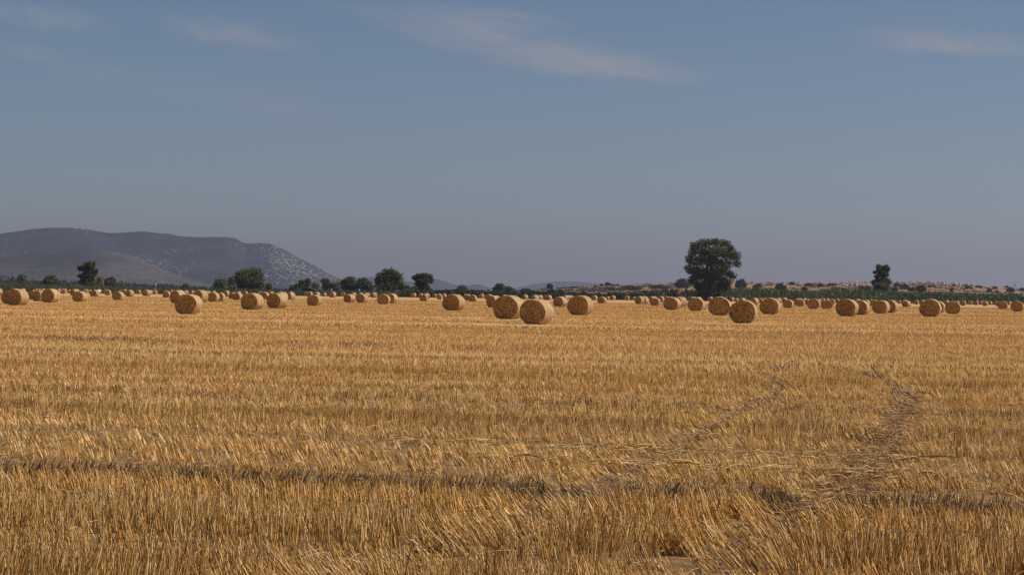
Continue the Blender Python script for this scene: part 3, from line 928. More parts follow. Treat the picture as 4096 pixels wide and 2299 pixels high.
tree('broad_tree', 'broad tree with a pointed brown-green top', 'tree', rg(1024, 880, 3.442, [(1295, 825, 70, 45), (1210, 870, 45, 45), (1290, 880, 95, 55), (1350, 890, 45, 45), (1250, 925, 80, 38), (1340, 930, 55, 32)]), 1000, tint=(.050, .058, .030), n=2500, leaf=.36, trunk_px=6, group=GT)
tree('dome_tree', 'broad dome-shaped tree left of the largest round dark tree', 'tree', rg(1024, 880, 3.442, [(1475, 845, 68, 48), (1440, 890, 55, 50), (1530, 890, 75, 48), (1570, 930, 55, 32), (1480, 930, 75, 34)]), 1000, tint=(.042, .058, .034), n=2400, leaf=.36, trunk_px=6, group=GT)
tree('dark_tree', 'largest round dark tree of the middle group', 'tree', [(1556, 1094, 32, 20), (1530, 1108, 26, 22), (1585, 1108, 24, 20), (1556, 1122, 45, 24), (1592, 1132, 24, 20), (1606, 1148, 20, 16), (1520, 1134, 22, 22), (1556, 1152, 48, 20)], 850, tint=(.034, .046, .016), n=4200, leaf=.32, trunk_px=8, group=GT)
tree('flat_top_tree', 'flat-topped dark tree standing free of the group', 'tree', rg(1536, 1000, 4.519, [(575, 500, 62, 46), (640, 465, 60, 40), (730, 462, 85, 40), (830, 480, 48, 45), (850, 550, 42, 42), (740, 545, 110, 55), (630, 540, 55, 40), (650, 620, 90, 40), (720, 670, 90, 55), (810, 715, 45, 28), (670, 720, 50, 30)]), 850, tint=(.036, .046, .020), n=3400, leaf=.32, trunk_px=9, group=GT)
tree('grey_bush', 'grey-green bush between the dark tree and flat-topped tree', 'bush', rg(1536, 1000, 4.519, [(435, 680, 40, 34), (420, 715, 60, 36)]), 1200, tint=(.055, .065, .045), n=800, leaf=.42, group=GT)
tree('grey_bush', 'wide grey bush at the foot of the flat-topped tree', 'bush', rg(1536, 1000, 4.519, [(570, 705, 75, 40), (640, 730, 60, 28)]), 1000, tint=(.05, .052, .04), n=900, leaf=.4, group=GT)
tree('loose_bush_tree', 'loose grey bush tree right of the flat-topped tree', 'tree', rg(1536, 1000, 4.519, [(1410, 675, 68, 34), (1400, 715, 90, 34), (1465, 690, 38, 25)]), 1300, tint=(.06, .068, .042), n=1200, leaf=.42, group=GT)
tree('dark_bush_tree', 'dark bush tree right of the white roofed farmhouse', 'tree', rg(1536, 1000, 4.519, [(2095, 650, 75, 45), (2060, 700, 90, 40), (2080, 745, 110, 32)]), 1150, tint=(.038, .052, .030), n=1600, leaf=.38, group=GT)
tree('dark_bush_tree', 'lower brownish bush tree right of the dark farmhouse bush', 'tree', rg(1536, 1000, 4.519, [(2250, 700, 78, 38), (2320, 735, 70, 32), (2230, 750, 70, 28)]), 1200, tint=(.052, .060, .035), n=1300, leaf=.4, group=GT)
tree('tall_tree', 'tallest tree, a big dark dense tree before the hill', 'tree', rg(2560, 900, 3.442, [(770, 280, 75, 60), (900, 245, 95, 60), (1030, 235, 80, 55), (1150, 255, 85, 55), (1240, 310, 60, 55), (1310, 430, 85, 70), (1340, 540, 55, 45), (1210, 400, 110, 75), (1060, 360, 130, 85), (880, 360, 120, 75), (740, 370, 75, 60), (690, 470, 68, 60), (800, 500, 120, 70), (1000, 500, 110, 70), (1180, 530, 110, 65), (690, 610, 78, 68), (800, 640, 110, 70), (880, 670, 90, 70), (1050, 650, 120, 80), (1190, 650, 90, 60), (1270, 700, 62, 50), (720, 760, 70, 55), (770, 720, 80, 70), (1000, 790, 130, 70), (1180, 780, 85, 60), (900, 880, 100, 80), (1080, 870, 90, 60), (870, 950, 110, 60), (1000, 720, 150, 90), (960, 840, 120, 90), (1130, 800, 100, 80), (800, 820, 70, 60), (1200, 860, 60, 50), (960, 920, 150, 70), (1120, 880, 100, 70), (830, 880, 70, 70), (1050, 560, 130, 80), (930, 460, 110, 70)]), 812, base=2830, tint=(.036, .052, .020), n=12000, leaf=.30, trunk_px=15)
tree('tall_bush_tree', 'small upright tree standing in the maize at right', 'tree', rg(3072, 1000, 4.519, [(2010, 315, 62, 50), (2130, 312, 55, 46), (2175, 350, 36, 34), (2070, 385, 100, 50), (1935, 405, 42, 28), (2110, 440, 60, 45), (2010, 480, 75, 45), (2060, 540, 120, 55), (1930, 590, 70, 45), (2160, 580, 62, 55), (2040, 640, 140, 60), (2130, 690, 80, 50), (2000, 700, 90, 40)]), 835, tint=(.052, .060, .022), n=3400, leaf=.30, trunk_px=5)

# ------------------------------------------------------------------ hedge, crops, far woods (uncountable growth)
def growth(name, label, cat, tops, Z0, Z1, dens, leaf, tint, mat, hvar=.25, upright=False, tint2=None):
    """tops: list of (px, photo y of the top at Z0)"""
    x = [at(p, 1200, Z0).x for p, _ in tops]; z = [at(p, t, Z0).z for p, t in tops]
    area = (x[-1] - x[0]) * (Z1 - Z0); npl = int(area * dens)
    X = prng.uniform(x[0], x[-1], npl); Y = prng.uniform(Z0, Z1, npl)
    Hh = np.interp(X * Z0 / Y, x, z) * np.clip(prng.normal(1, hvar * .35, npl), .5, 1.4) * (1 - hvar + 2 * hvar * fbm(X * .11, Y * .11, 41))
    per = 9; n = npl * per
    q = prng.random(n) ** 0.8; base = np.repeat(np.stack([X, Y], 1), per, 0)
    P = np.stack([base[:, 0] + prng.normal(0, leaf * .9, n), base[:, 1] + prng.normal(0, leaf * .9, n), np.repeat(Hh, per) * q], 1)
    pt = np.repeat(.75 + .5 * fbm(X * .07, Y * .07, 44), per)
    T = leaf_tint(n, tint) * pt[:, None]
    if tint2 is not None:
        m = (np.repeat(fbm(X * .03, Y * .03, 49), per) > .52)[:, None]; T = np.where(m, leaf_tint(n, tint2), T)
    if upright:
        a = prng.normal(size=(n, 3)) * np.array([.45, .45, .2]); a[:, 2] += 1; s = (leaf * prng.uniform(.6, 1.5, n))[:, None]
        a = a / np.linalg.norm(a, axis=1, keepdims=True) * s
        d = prng.normal(size=(n, 3)); d[:, 2] = 0; d /= np.linalg.norm(d, axis=1, keepdims=True); d *= s * .22
        V = np.stack([P - a - d, P - a + d, P + a + d * .3, P + a - d * .3], 1).reshape(-1, 3)
        Fc = (np.arange(n) * 4)[:, None] + np.arange(4)[None]; TT = np.repeat(T, 4, 0)
    else:
        V, Fc, TT = leaf_quads(P, leaf, T)
    V[:, 2] = np.maximum(V[:, 2], -.29)
    return tag(link(name, mesh_np(name, V, Fc, mat, TT)), label, cat, kind='stuff')

growth('maize_crop', 'dense tall green maize standing behind the right-hand bales', 'maize',
       [(2890, 1160), (2960, 1153), (3060, 1154), (3200, 1164), (3300, 1158), (3420, 1157), (3560, 1163), (3700, 1170), (3850, 1171), (4000, 1176), (4096, 1180), (4300, 1184)], 803, 840, .8, .42, (.060, .098, .026), M_MAIZE, .16, True)
growth('reed_bed', 'dark reeds and weeds at the foot of the tallest tree', 'reeds',
       [(2540, 1166), (2600, 1162), (2660, 1158), (2720, 1160), (2790, 1158), (2900, 1172)], 806, 830, .8, .40, (.030, .040, .018), M_MAIZE, .3, True)
growth('hedgerow', 'low dark green hedge along the middle field edge', 'hedge',
       [(1600, 1158), (1740, 1163), (1900, 1164), (2000, 1166), (2130, 1171), (2300, 1175), (2420, 1177), (2560, 1174)], 806, 835, .8, .42, (.034, .050, .020), M_LEAF, .25)
growth('weed_bank', 'olive green weed bank along the left field edge', 'weeds',
       [(-250, 1128), (-60, 1130), (40, 1133), (160, 1142), (300, 1144), (520, 1151), (620, 1155), (700, 1156), (1000, 1160), (1150, 1165), (1260, 1167), (1320, 1165), (1650, 1166)], 806, 850, .6, .42, (.085, .095, .038), M_LEAF, .25, True, (.12, .105, .055))
growth('far_woods', 'low hazy line of far woods below the mountain', 'woods',
       [(-400, 1126), (-100, 1128), (30, 1127), (200, 1134), (330, 1136), (520, 1142), (640, 1146), (720, 1150), (900, 1158), (1500, 1166)], 2100, 2300, .05, 1.3, (.035, .05, .035), M_LEAF, .75)

# ------------------------------------------------------------------ hills and mountains
def ridge(name, prof, Zf, Zr, Zb, zlow, mat, seed, rough, nx=220, ny=40, power=1.0):
    """a range whose crest follows prof (photo px), rising from Zf to the crest at Zr and falling to Zb"""
    pxs = np.linspace(prof[0][0], prof[-1][0], nx)
    pys = np.interp(pxs, [p[0] for p in prof], [p[1] for p in prof])
    ker = np.hanning(9); ker /= ker.sum(); pys = np.convolve(np.pad(pys, 4, mode='edge'), ker, 'valid')
    cx = np.array([at(p, y, Zr).x for p, y in zip(pxs, pys)]); cz = np.array([at(p, y, Zr).z for p, y in zip(pxs, pys)])
    V = []; half = int(ny * .72)
    for j in range(ny):
        if j <= half:
            t = j / half; Y = Zf + (Zr - Zf) * t; s = t ** power * (1 - .25 * math.sin(t * math.pi))
        else:
            t = (j - half) / (ny - 1 - half); Y = Zr + (Zb - Zr) * t; s = math.cos(t * math.pi / 2)
        X = cx * (0.25 + .75 * Y / Zr) if False else cx * Y / Zr
        e = math.sin(math.pi * min(j / half, 1)) if j <= half else 0.5 * math.sin(math.pi * t)
        nz = (fbm(X / (rough * 10), np.full(nx, Y) / (rough * 10), seed, 5) - .5) * rough * 2.4 * e
        crest = (fbm(X / rough, np.full(nx, Y) / rough, seed + 9, 4) - .5) * rough * .12 * s
        V.append(np.stack([X, np.full(nx, Y), np.maximum(cz * s + nz * (cz / max(cz.max(), 1e-3)) + crest + zlow * (1 - s), zlow)], 1))
    V = np.concatenate(V)
    i = np.arange(ny - 1)[:, None] * nx + np.arange(nx - 1)[None]
    f = np.stack([i, i + 1, i + nx + 1, i + nx], -1).reshape(-1, 4)
    return tag(link(name, mesh_np(name, V, f, mat, smooth=True)), kind='structure'), (pxs, cx, cz)

def mountain_mat(name, dark, dark2, rock, scale, lo, hi, xmask=None, dry=None, fade=None):
    m, nt, b = new_mat(name)
    geo = N(nt, 'ShaderNodeNewGeometry'); P = geo.outputs['Position']
    v = mapped(nt, P, (scale, scale * .35, scale))
    n1 = noise(nt, v, 1.0, 5, .6); n2 = noise(nt, mapped(nt, v, (9.5, 9.5, 10)), 1.0, 3, .6); n3 = noise(nt, mapped(nt, v, (.5, .5, .9)), 1.0, 3, .5)
    c = mixc(nt, ramp(nt, n1, .4, .6), dark, dark2)
    if dry: c = mixc(nt, ramp(nt, noise(nt, mapped(nt, v, (.35, .3, 1.4), loc=(3, 1, 5)), 1.0, 4), .54, .66, 0, .5), c, dry)
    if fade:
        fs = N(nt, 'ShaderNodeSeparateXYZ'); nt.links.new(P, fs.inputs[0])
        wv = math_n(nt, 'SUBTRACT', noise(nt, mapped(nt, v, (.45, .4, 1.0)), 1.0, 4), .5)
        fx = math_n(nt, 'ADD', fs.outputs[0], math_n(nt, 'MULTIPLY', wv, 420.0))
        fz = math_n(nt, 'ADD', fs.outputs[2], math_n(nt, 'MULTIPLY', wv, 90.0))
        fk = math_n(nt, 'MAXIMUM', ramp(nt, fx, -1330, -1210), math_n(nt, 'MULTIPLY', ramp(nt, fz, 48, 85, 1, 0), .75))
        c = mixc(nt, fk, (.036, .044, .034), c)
    rk = n2
    if xmask:
        sp = N(nt, 'ShaderNodeSeparateXYZ'); nt.links.new(P, sp.inputs[0])
        mx = ramp(nt, sp.outputs[0], xmask[0], xmask[1], 0, 1)
        mz = ramp(nt, sp.outputs[2], xmask[2], xmask[3], 0, 1)
        rk = math_n(nt, 'ADD', rk, math_n(nt, 'MULTIPLY', math_n(nt, 'MULTIPLY', mx, mz), .115))
    rk = math_n(nt, 'ADD', rk, math_n(nt, 'MULTIPLY', math_n(nt, 'SUBTRACT', n3, .5), .28))
    c = mixc(nt, ramp(nt, rk, lo, hi, 0, .58), c, rock)
    nt.links.new(c, b.inputs['Base Color']); b.inputs['Roughness'].default_value = 1; b.inputs['Specular IOR Level'].default_value = 0
    return m

MZ = 9000
M_MOUNT = mountain_mat('mountain_scrub', (.022, .039, .038), (.034, .047, .044), (.55, .50, .45), .010, .63, .69, (-1060, -700, 10, 70), (.068, .066, .062))
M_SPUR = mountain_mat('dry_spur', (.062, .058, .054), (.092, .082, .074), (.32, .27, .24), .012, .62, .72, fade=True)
M_FARM = mountain_mat('far_mountain', (.04, .048, .036), (.055, .06, .045), (.30, .28, .25), .006, .66, .76)
M_HILL = mountain_mat('dry_hill', (.25, .145, .085), (.36, .225, .13), (.50, .44, .38), .06, .62, .70, None, (.13, .105, .06))
ridge('mountain', [(-700, 1010), (-400, 960), (-150, 945), (0, 934), (60, 926), (120, 918), (180, 912), (235, 910), (300, 912), (350, 917), (400, 927), (430, 931), (470, 932), (512, 929), (560, 926), (600, 928), (640, 933), (680, 936), (720, 945), (790, 950), (850, 948), (905, 947), (945, 955), (975, 973), (1010, 974), (1050, 971), (1080, 974), (1120, 990), (1180, 1022), (1240, 1052), (1290, 1080), (1340, 1107), (1370, 1118), (1430, 1140), (1500, 1168)], 6800, MZ, 10500, -2, M_MOUNT, 3, 34, 420, 70)
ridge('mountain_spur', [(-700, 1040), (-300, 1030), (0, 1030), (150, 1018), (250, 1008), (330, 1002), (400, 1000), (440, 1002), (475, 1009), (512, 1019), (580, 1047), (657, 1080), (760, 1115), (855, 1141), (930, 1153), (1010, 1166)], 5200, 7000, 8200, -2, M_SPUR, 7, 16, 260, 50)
ridge('far_mountains', [(1250, 1168), (1330, 1150), (1400, 1125), (1440, 1113), (1478, 1107), (1510, 1108), (1600, 1122), (1650, 1127), (1690, 1117), (1731, 1113), (1780, 1125), (1819, 1140), (1868, 1141), (1917, 1136), (1945, 1145), (1985, 1162), (2050, 1172)], 12500, 14000, 15500, -2, M_FARM, 11, 26, 240, 30)
ridge('farthest_mountains', [(1880, 1172), (1990, 1163), (2048, 1155), (2136, 1135), (2203, 1127), (2258, 1124), (2309, 1126), (2380, 1133), (2450, 1140), (2560, 1150), (2700, 1172)], 16500, 17600, 18400, -2, M_FARM, 13, 30, 200, 24)
HZ0, HZ1 = 1150, 2300
_, (hpx, hcx, hcz) = ridge('hillside', [(1980, 1174), (2060, 1166), (2140, 1159), (2200, 1153), (2260, 1150), (2300, 1148), (2400, 1144), (2500, 1141), (2568, 1138), (2700, 1132), (2850, 1130), (3080, 1130), (3400, 1129), (3600, 1128), (3720, 1129), (3840, 1134), (3930, 1143), (4000, 1149), (4096, 1154), (4300, 1164), (4600, 1170)], HZ0, HZ1, 2900, -.3, M_HILL, 17, 3.0, 360, 60)
bpy.context.view_layer.update()
hill = bpy.data.objects['hillside']
def hill_hit(px, py):
    d = (at(px, py, 1000) - cam_pos).normalized()
    ok, loc, nrm, _ = hill.ray_cast(cam_pos, d)
    return loc if ok else None

def hill_z(X, Y):
    ok, loc, nrm, _ = hill.ray_cast(Vector((X, Y, 500)), Vector((0, 0, -1)))
    return loc.z if ok else 0.0

def bush(name, label, cx, by, w, h, tint=(.040, .052, .028), n=500, group='bushes on the dry hill', cat='bush', lobes=None, stem=0.0):
    p = None; yy = by
    for k in range(40):
        p = hill_hit(cx, yy)
        if p is not None: break
        yy += 1.0
    if p is None: return
    Z = p.y; k = Z / F
    root = tag(empty(name, p - Vector((0, 0, .15))), label, cat, group)
    W = w * k / 2; H = h * k; s0 = stem * H
    if lobes is None:
        lobes = [((-.35 * W, 0, s0 + (H - s0) * .42), .68 * W, .6 * W, (H - s0) * .45), ((.35 * W, .1 * W, s0 + (H - s0) * .40), .66 * W, .6 * W, (H - s0) * .43), ((prng.uniform(-.2, .2) * W, 0, s0 + (H - s0) * .62), .62 * W, .55 * W, (H - s0) * .40)]
    P, br = crown_points(lobes, n)
    P[:, 2] = np.maximum(P[:, 2], .0)
    V, Fc, TT = leaf_quads(P, .0011 * Z * .32 + .15, leaf_tint(len(P), tint) * br[:, None])
    link('foliage', mesh_np('foliage', V, Fc, M_LEAF, TT), root)
    mb = MB(); mb.tube([(0, 0, -.3), (0, 0, H * .35), (.05 * W, 0, H * .6)], [max(.05 * W, .1), max(.04 * W, .08), .05], 6)
    mb.build('stem', M_BARK, root, True)
    return root

HB = [
 ('round_tree', 'round-headed tree on a short trunk at the left end of the hill', 2200, 1163, 26, 29, .35),
 ('bush', 'big dark bush straight below the round-headed hill tree', 2205, 1180, 42, 24, 0),
 ('bush', 'dark bush right of the one below the round-headed tree', 2240, 1179, 28, 22, 0),
 ('bush', 'row of dark bushes at the hill foot, left end of the hill', 2105, 1170, 52, 17, 0),
 ('bush', 'small flat bush on the ridge right of the round-headed tree', 2289, 1152, 18, 6, 0),
 ('bush', 'dark upright bush at hill foot below the small flat ridge bush', 2335, 1176, 16, 15, 0),
 ('bush', 'tiny ridge bush left of the umbrella-shaped tree', 2382, 1147, 13, 6, 0),
 ('bush', 'rounded ridge bush next to the umbrella-shaped tree', 2406, 1144, 14, 9, 0),
 ('umbrella_tree', 'umbrella-shaped tree on the ridge, biggest on the left skyline', 2433, 1142, 28, 15, .2),
 ('bush', 'small pale bush right of the umbrella-shaped tree', 2454, 1142, 11, 7, 0),
 ('bush', 'low ridge bush right of the small pale one', 2470, 1143, 13, 6, 0),
 ('bush', 'wide dark scrub patch below the umbrella-shaped tree', 2450, 1162, 70, 14, 0),
 ('bush', 'wide dark scrub patch below the middle of the left slope', 2530, 1160, 90, 18, 0),
 ('bush', 'grey-green bush touching the left of the tallest tree', 2730, 1152, 62, 38, 0),
 ('bush', 'scrub patch between the umbrella tree and the tallest tree', 2640, 1155, 90, 16, 0),
 ('bush', 'tall bush on the slope just right of the tallest tree', 2964, 1153, 48, 38, 0),
 ('bush', 'greyish bush halfway between the tallest tree and large dark bush', 3030, 1160, 38, 28, 0),
 ('bush', 'large dark hillside bush at the left of the red slope', 3123, 1166, 50, 34, 0),
 ('bush', 'small ridge bush above the large dark hillside bush', 3169, 1138, 22, 10, 0),
 ('bush', 'dark bush low on the slope beside the red patch', 3218, 1161, 24, 15, 0),
 ('bush', 'long ridge bush above the red slope', 3238, 1145, 36, 13, 0),
 ('bush', 'rounded dark bush right of the long ridge bush', 3281, 1148, 28, 16, 0),
 ('bush', 'flat wide bush on the ridge left of the rubble', 3330, 1143, 52, 10, 0),
 ('bush', 'tiny dark bush left of the small maize tree, upper one', 3400, 1144, 10, 7, 0),
 ('bush', 'tiny dark bush nearest the small maize tree on the ridge', 3419, 1144, 10, 7, 0),
 ('bush', 'dark bush on white stones left of the small maize tree', 3446, 1158, 20, 15, 0),
 ('bush', 'dark bush touching the small maize tree from the left', 3472, 1163, 30, 20, 0),
 ('bush', 'dark bush right of the small maize tree, low on the slope', 3580, 1164, 24, 17, 0),
 ('bush', 'round dark ridge bush right of the small maize tree', 3588, 1147, 32, 17, 0),
 ('bush', 'dark bush below and right of the round ridge bush', 3620, 1156, 38, 20, 0),
 ('bush', 'round bush between two darker ones above the maize', 3645, 1165, 28, 17, 0),
 ('bush', 'roundest dark bush above the maize at right', 3684, 1167, 44, 29, 0),
 ('bush', 'tiny bush above right of the roundest dark bush', 3718, 1149, 13, 8, 0),
 ('bush', 'small bush below the rubble crest', 3735, 1151, 15, 10, 0),
 ('thin_tree', 'thin yellowish green tree just above the maize', 3806, 1168, 11, 18, .1),
 ('bush', 'tiny bush above the thin yellowish tree', 3815, 1145, 11, 7, 0),
 ('bush', 'dark bush on the crest right of the rubble', 3874, 1156, 28, 14, 0),
 ('bush', 'low dark crest bush farther right past the rubble end', 3917, 1151, 24, 10, 0),
 ('bush', 'grey cone-shaped bush above the maize at right', 3957, 1168, 19, 16, 0),
 ('bush', 'dark crest bush above the grey cone-shaped bush', 3979, 1154, 22, 9, 0),
 ('bush', 'small low bush right of the grey cone-shaped bush', 3988, 1169, 16, 8, 0),
 ('bush', 'lone crest bush left of the power pylon', 4027, 1151, 14, 8, 0),
 ('bush', 'big dark bush on the orange bank near the right edge', 4043, 1168, 36, 19, 0),
 ('bush', 'dark bush cut by the right photo edge', 4088, 1164, 26, 13, 0),
]
for nm, lab, cx, by, w, h, st in HB:
    t = (.075, .08, .03) if 'yellowish' in lab else ((.06, .066, .042) if 'grey' in lab or 'pale' in lab or 'scrub' in lab else (.038, .050, .026))
    bush(nm, lab, cx, by, w, h, t, n=int(260 + w * h * .9), cat='tree' if 'tree' in nm else 'bush', stem=st)

# low scrub and stones that cover the hill
V, Fc, TT = [], [], []; off = 0
n = 3800
px = prng.uniform(2060, 4300, n); tq = prng.beta(1.3, 1.2, n)
P = []; Tn = []
for a, t in zip(px, tq):
    Y = HZ0 + 120 + (HZ1 - HZ0 - 120) * t; X = at(a, 1150, Y).x
    dens = fbm(np.array([X * .018]), np.array([Y * .006]), 61)[0]
    lim = .44 if a < 2900 else .53
    if dens < lim: continue
    P.append((X, Y, hill_z(X, Y)))
P = np.array(P)
K = 14; m = len(P) * K
Q = np.repeat(P, K, 0) + prng.normal(size=(m, 3)) * np.array([1.5, 1.5, .35]) + np.array([0, 0, .5])
V, Fc, TT = leaf_quads(Q, .6, leaf_tint(m, (.075, .068, .042)) * np.repeat(prng.uniform(.6, 1.2, len(P)), K)[:, None])
tag(link('scrub', mesh_np('scrub', V, Fc, M_LEAF, TT)), 'low grey-brown scrub covering the dry hill', 'scrub', kind='stuff')

ICO = np.array([(0, 0, 1), (.894, 0, .447), (.276, .851, .447), (-.724, .526, .447), (-.724, -.526, .447), (.276, -.851, .447), (.724, .526, -.447), (-.276, .851, -.447), (-.894, 0, -.447), (-.276, -.851, -.447), (.724, -.526, -.447), (0, 0, -1)])
ICF = np.array([(0, 1, 2), (0, 2, 3), (0, 3, 4), (0, 4, 5), (0, 5, 1), (1, 6, 2), (2, 7, 3), (3, 8, 4), (4, 9, 5), (5, 10, 1), (6, 7, 2), (7, 8, 3), (8, 9, 4), (9, 10, 5), (10, 6, 1), (11, 7, 6), (11, 8, 7), (11, 9, 8), (11, 10, 9), (11, 6, 10)])
RV, RF, RT = [], [], []
for k in range(1500):
    if k < 950: a = prng.triangular(3250, 3720, 3990); t = 1 - abs(prng.normal(0, .10))
    elif k < 1200: a = prng.uniform(2950, 4250); t = prng.uniform(.2, .95)
    elif k < 1350: a = prng.normal(3420, 40); t = prng.uniform(.35, .5)
    else: a = prng.uniform(3250, 4250); t = prng.uniform(.3, .6)
    Y = HZ0 + (HZ1 - HZ0) * min(t, .995); X = at(a, 1150, Y).x
    z = hill_z(X, Y); s = prng.uniform(.25, .85) * (1.25 if k < 950 else .9) * 1.15
    v = ICO * (1 + prng.normal(0, .2, (12, 1))) * np.array([s * 1.2, s, s * .75]) + np.array([X, Y, z + s * .25])
    RF.append(ICF + 12 * len(RV)); RV.append(v)
    r = prng.random(); c = (.62, .56, .50) if r < .38 else ((.34, .22, .17) if r < .75 else ((.13, .10, .09) if r < .9 else (.45, .30, .23)))
    RT.append(np.tile(np.array(c) * prng.uniform(.6, 1.05), (12, 1)))
tag(link('rubble', mesh_np('rubble', np.concatenate(RV), np.concatenate(RF), M_ROCK, np.concatenate(RT))), 'pale stone rubble heaped along the hill crest', 'rubble', kind='stuff')

# ------------------------------------------------------------------ small built things
M_POLE = plain('pole_white', (.72, .70, .66)); M_BAND = plain('pole_band', (.10, .06, .05))
M_SHED = plain('shed_metal', (.035, .035, .04)); M_ROOF = plain('shed_roof_sheet', (.055, .055, .06), .5); M_ROOFL = plain('roof_edge', (.42, .40, .38))
M_WHITE = plain('white_plaster', (.72, .70, .64)); M_RED = plain('roof_tile', (.22, .09, .06)); M_STEEL = plain('galvanised_steel', (.13, .13, .14)); M_BIRD = plain('feather_dark', (.02, .02, .02))
M_GLASS = plain('window_dark', (.03, .03, .035), .3)

# leaning banded pole
g = at(617, 1200, 815); g.z = -.3
top = at(625.8, 1122, 815) - g
root = tag(empty('marker_pole', g), 'leaning pole with pale and dark bands above the weeds', 'pole')
def seg(a, b_, r): mb = MB(); mb.tube([top * a, top * (a + b_) / 2, top * b_], r, 8); return mb
seg(0, .50, .17).build('pole_base', M_POLE, root); seg(.50, .60, .175).build('dark_band', M_BAND, root)
seg(.60, .88, .16).build('pole_shaft', M_POLE, root); seg(.88, 1.0, [.15, .11, .03]).build('pole_tip', M_BAND, root)

# dark shed
Z = 880; k = Z / F
x0 = at(1197, 1160, Z).x; x1 = at(1228, 1160, Z).x; x2 = at(1262, 1160, Z).x
ze = at(1200, 1156, Z).z; zr = at(1228, 1150.5, Z).z; ze2 = at(1260, 1160, Z).z
root = tag(empty('shed', (x1, Z, -.3)), 'dark open shed with low pitched roof under the twin-crowned tree', 'shed')
def prism(prof, y0, y1, name, mat):
    mb = MB(); nP = len(prof)
    for yy in (y0, y1):
        for (xx, zz) in prof: mb.v.append((xx - x1, yy, zz + .3))
    for i in range(nP): mb.f.append((i, (i + 1) % nP, nP + (i + 1) % nP, nP + i))
    mb.f.append(tuple(range(nP))[::-1]); mb.f.append(tuple(range(nP, 2 * nP)))
    return mb.build(name, mat, root)
prism([(x0, ze - .12), (x1, zr - .12), (x2, ze2 - .12), (x2, ze2 + .05), (x1, zr + .05), (x0, ze + .05)], -1, 9, 'roof', M_ROOF)
prism([(x0, ze + .055), (x1, zr + .055), (x1, zr + .22), (x0, ze + .22)], -1.1, -.6, 'roof_edge', M_ROOFL)
prism([(x0 + .6, -.3), (x2 - .8, -.3), (x2 - .8, ze2 - .3), (x1, zr - .2), (x0 + .6, ze - .25)], 1.5, 8, 'wall', M_SHED)
for xx in (x0 + .3, (x0 + x1) / 2, x1, (x1 + x2) / 2):
    mb = MB(); mb.box((xx - x1 - .09, -.6, 0), (xx - x1 + .09, -.42, 1.9 if xx < x2 - 3 else 1.6)); mb.build('post', M_STEEL, root)

# white roofed farmhouse
Z = 1000; k = Z / F
c = at(1946, 1166, Z); zt = at(1946, 1160, Z).z; zw = at(1946, 1163.6, Z).z
root = tag(empty('farmhouse', (c.x, Z, -.3)), 'low farmhouse with a white roof left of the dark bush', 'house')
mb = MB(); mb.box((-1.9, 0, 0), (1.9, 4, zw + .3)); mb.build('wall', M_WHITE, root)
mb = MB()
for yy in (-.3, 4.3):
    for (xx, zz) in ((-2.2, zw + .3), (0, zt + .35), (2.2, zw + .3), (2.2, zw + .42), (0, zt + .5), (-2.2, zw + .42)): mb.v.append((xx, yy, zz))
for i in range(6): mb.f.append((i, (i + 1) % 6, 6 + (i + 1) % 6, 6 + i))
mb.f += [(5, 4, 1, 0), (4, 3, 2, 1), (6, 7, 10, 11), (7, 8, 9, 10)]
mb.build('roof', M_WHITE, root)
for xx in (-1.2, .4): 
    mb = MB(); mb.box((xx, -.06, 1.0), (xx + .7, .0, 1.9)); mb.build('window', M_GLASS, root)
mb = MB(); mb.box((1.2, -.06, .3), (1.7, .0, 1.8)); mb.build('door', M_RED, root)

# two white marker posts among the left bushes
for pxx, pt, lab in ((1325.5, 1156, 'short white post left of the low grey-green tree'), (1437, 1156.5, 'small white-topped post below the broad dome tree')):
    g = at(pxx, 1200, 805.5); g.z = -.3; hh = at(pxx, pt, 805.5).z + .3
    root = tag(empty('white_post', g), lab, 'post', 'white posts at the field edge')
    mb = MB(); mb.tube([(0, 0, 0), (.05, 0, hh * .6), (0, 0, hh - .45)], .12, 8); mb.build('shaft', M_STEEL, root)
    mb = MB(); mb.tube([(0, 0, hh - .45), (.02, 0, hh - .2), (0, 0, hh)], [.19, .21, .12], 8); mb.build('cap', M_WHITE, root)

# power pylon behind the hill
Z = 3600; g = at(4059, 1155, Z); zt = at(4058, 1133, Z).z; hb = zt + .3
root = tag(empty('power_pylon', (g.x, Z, -.3)), 'faint lattice power pylon on the right skyline', 'pylon')
mb = MB(); bw = 1.6
for sx in (-1, 1):
    for sy in (-1, 1): mb.tube([(sx * bw, sy * bw, 0), (sx * .45, sy * .45, hb * .75), (sx * .2, sy * .2, hb)], .13, 5)
for j in range(7):
    za, zb = hb * j / 8, hb * (j + 1) / 8; wa = bw + (.3 - bw) * (j / 8); wb = bw + (.3 - bw) * ((j + 1) / 8)
    for sy in (-1, 1):
        mb.tube([(-wa, sy * wa, za), (0, sy * (wa + wb) / 2, (za + zb) / 2), (wb, sy * wb, zb)], .07, 4); mb.tube([(wa, sy * wa, za), (0, sy * (wa + wb) / 2, (za + zb) / 2), (-wb, sy * wb, zb)], .07, 4)
mb.build('lattice_tower', M_STEEL, root)
mb = MB()
for zz, ww in ((hb * .78, 3.6), (hb * .9, 2.8)): mb.tube([(-ww, 0, zz), (0, 0, zz + .35), (ww, 0, zz)], [.06, .16, .06], 5)
mb.build('crossarm', M_STEEL, root)

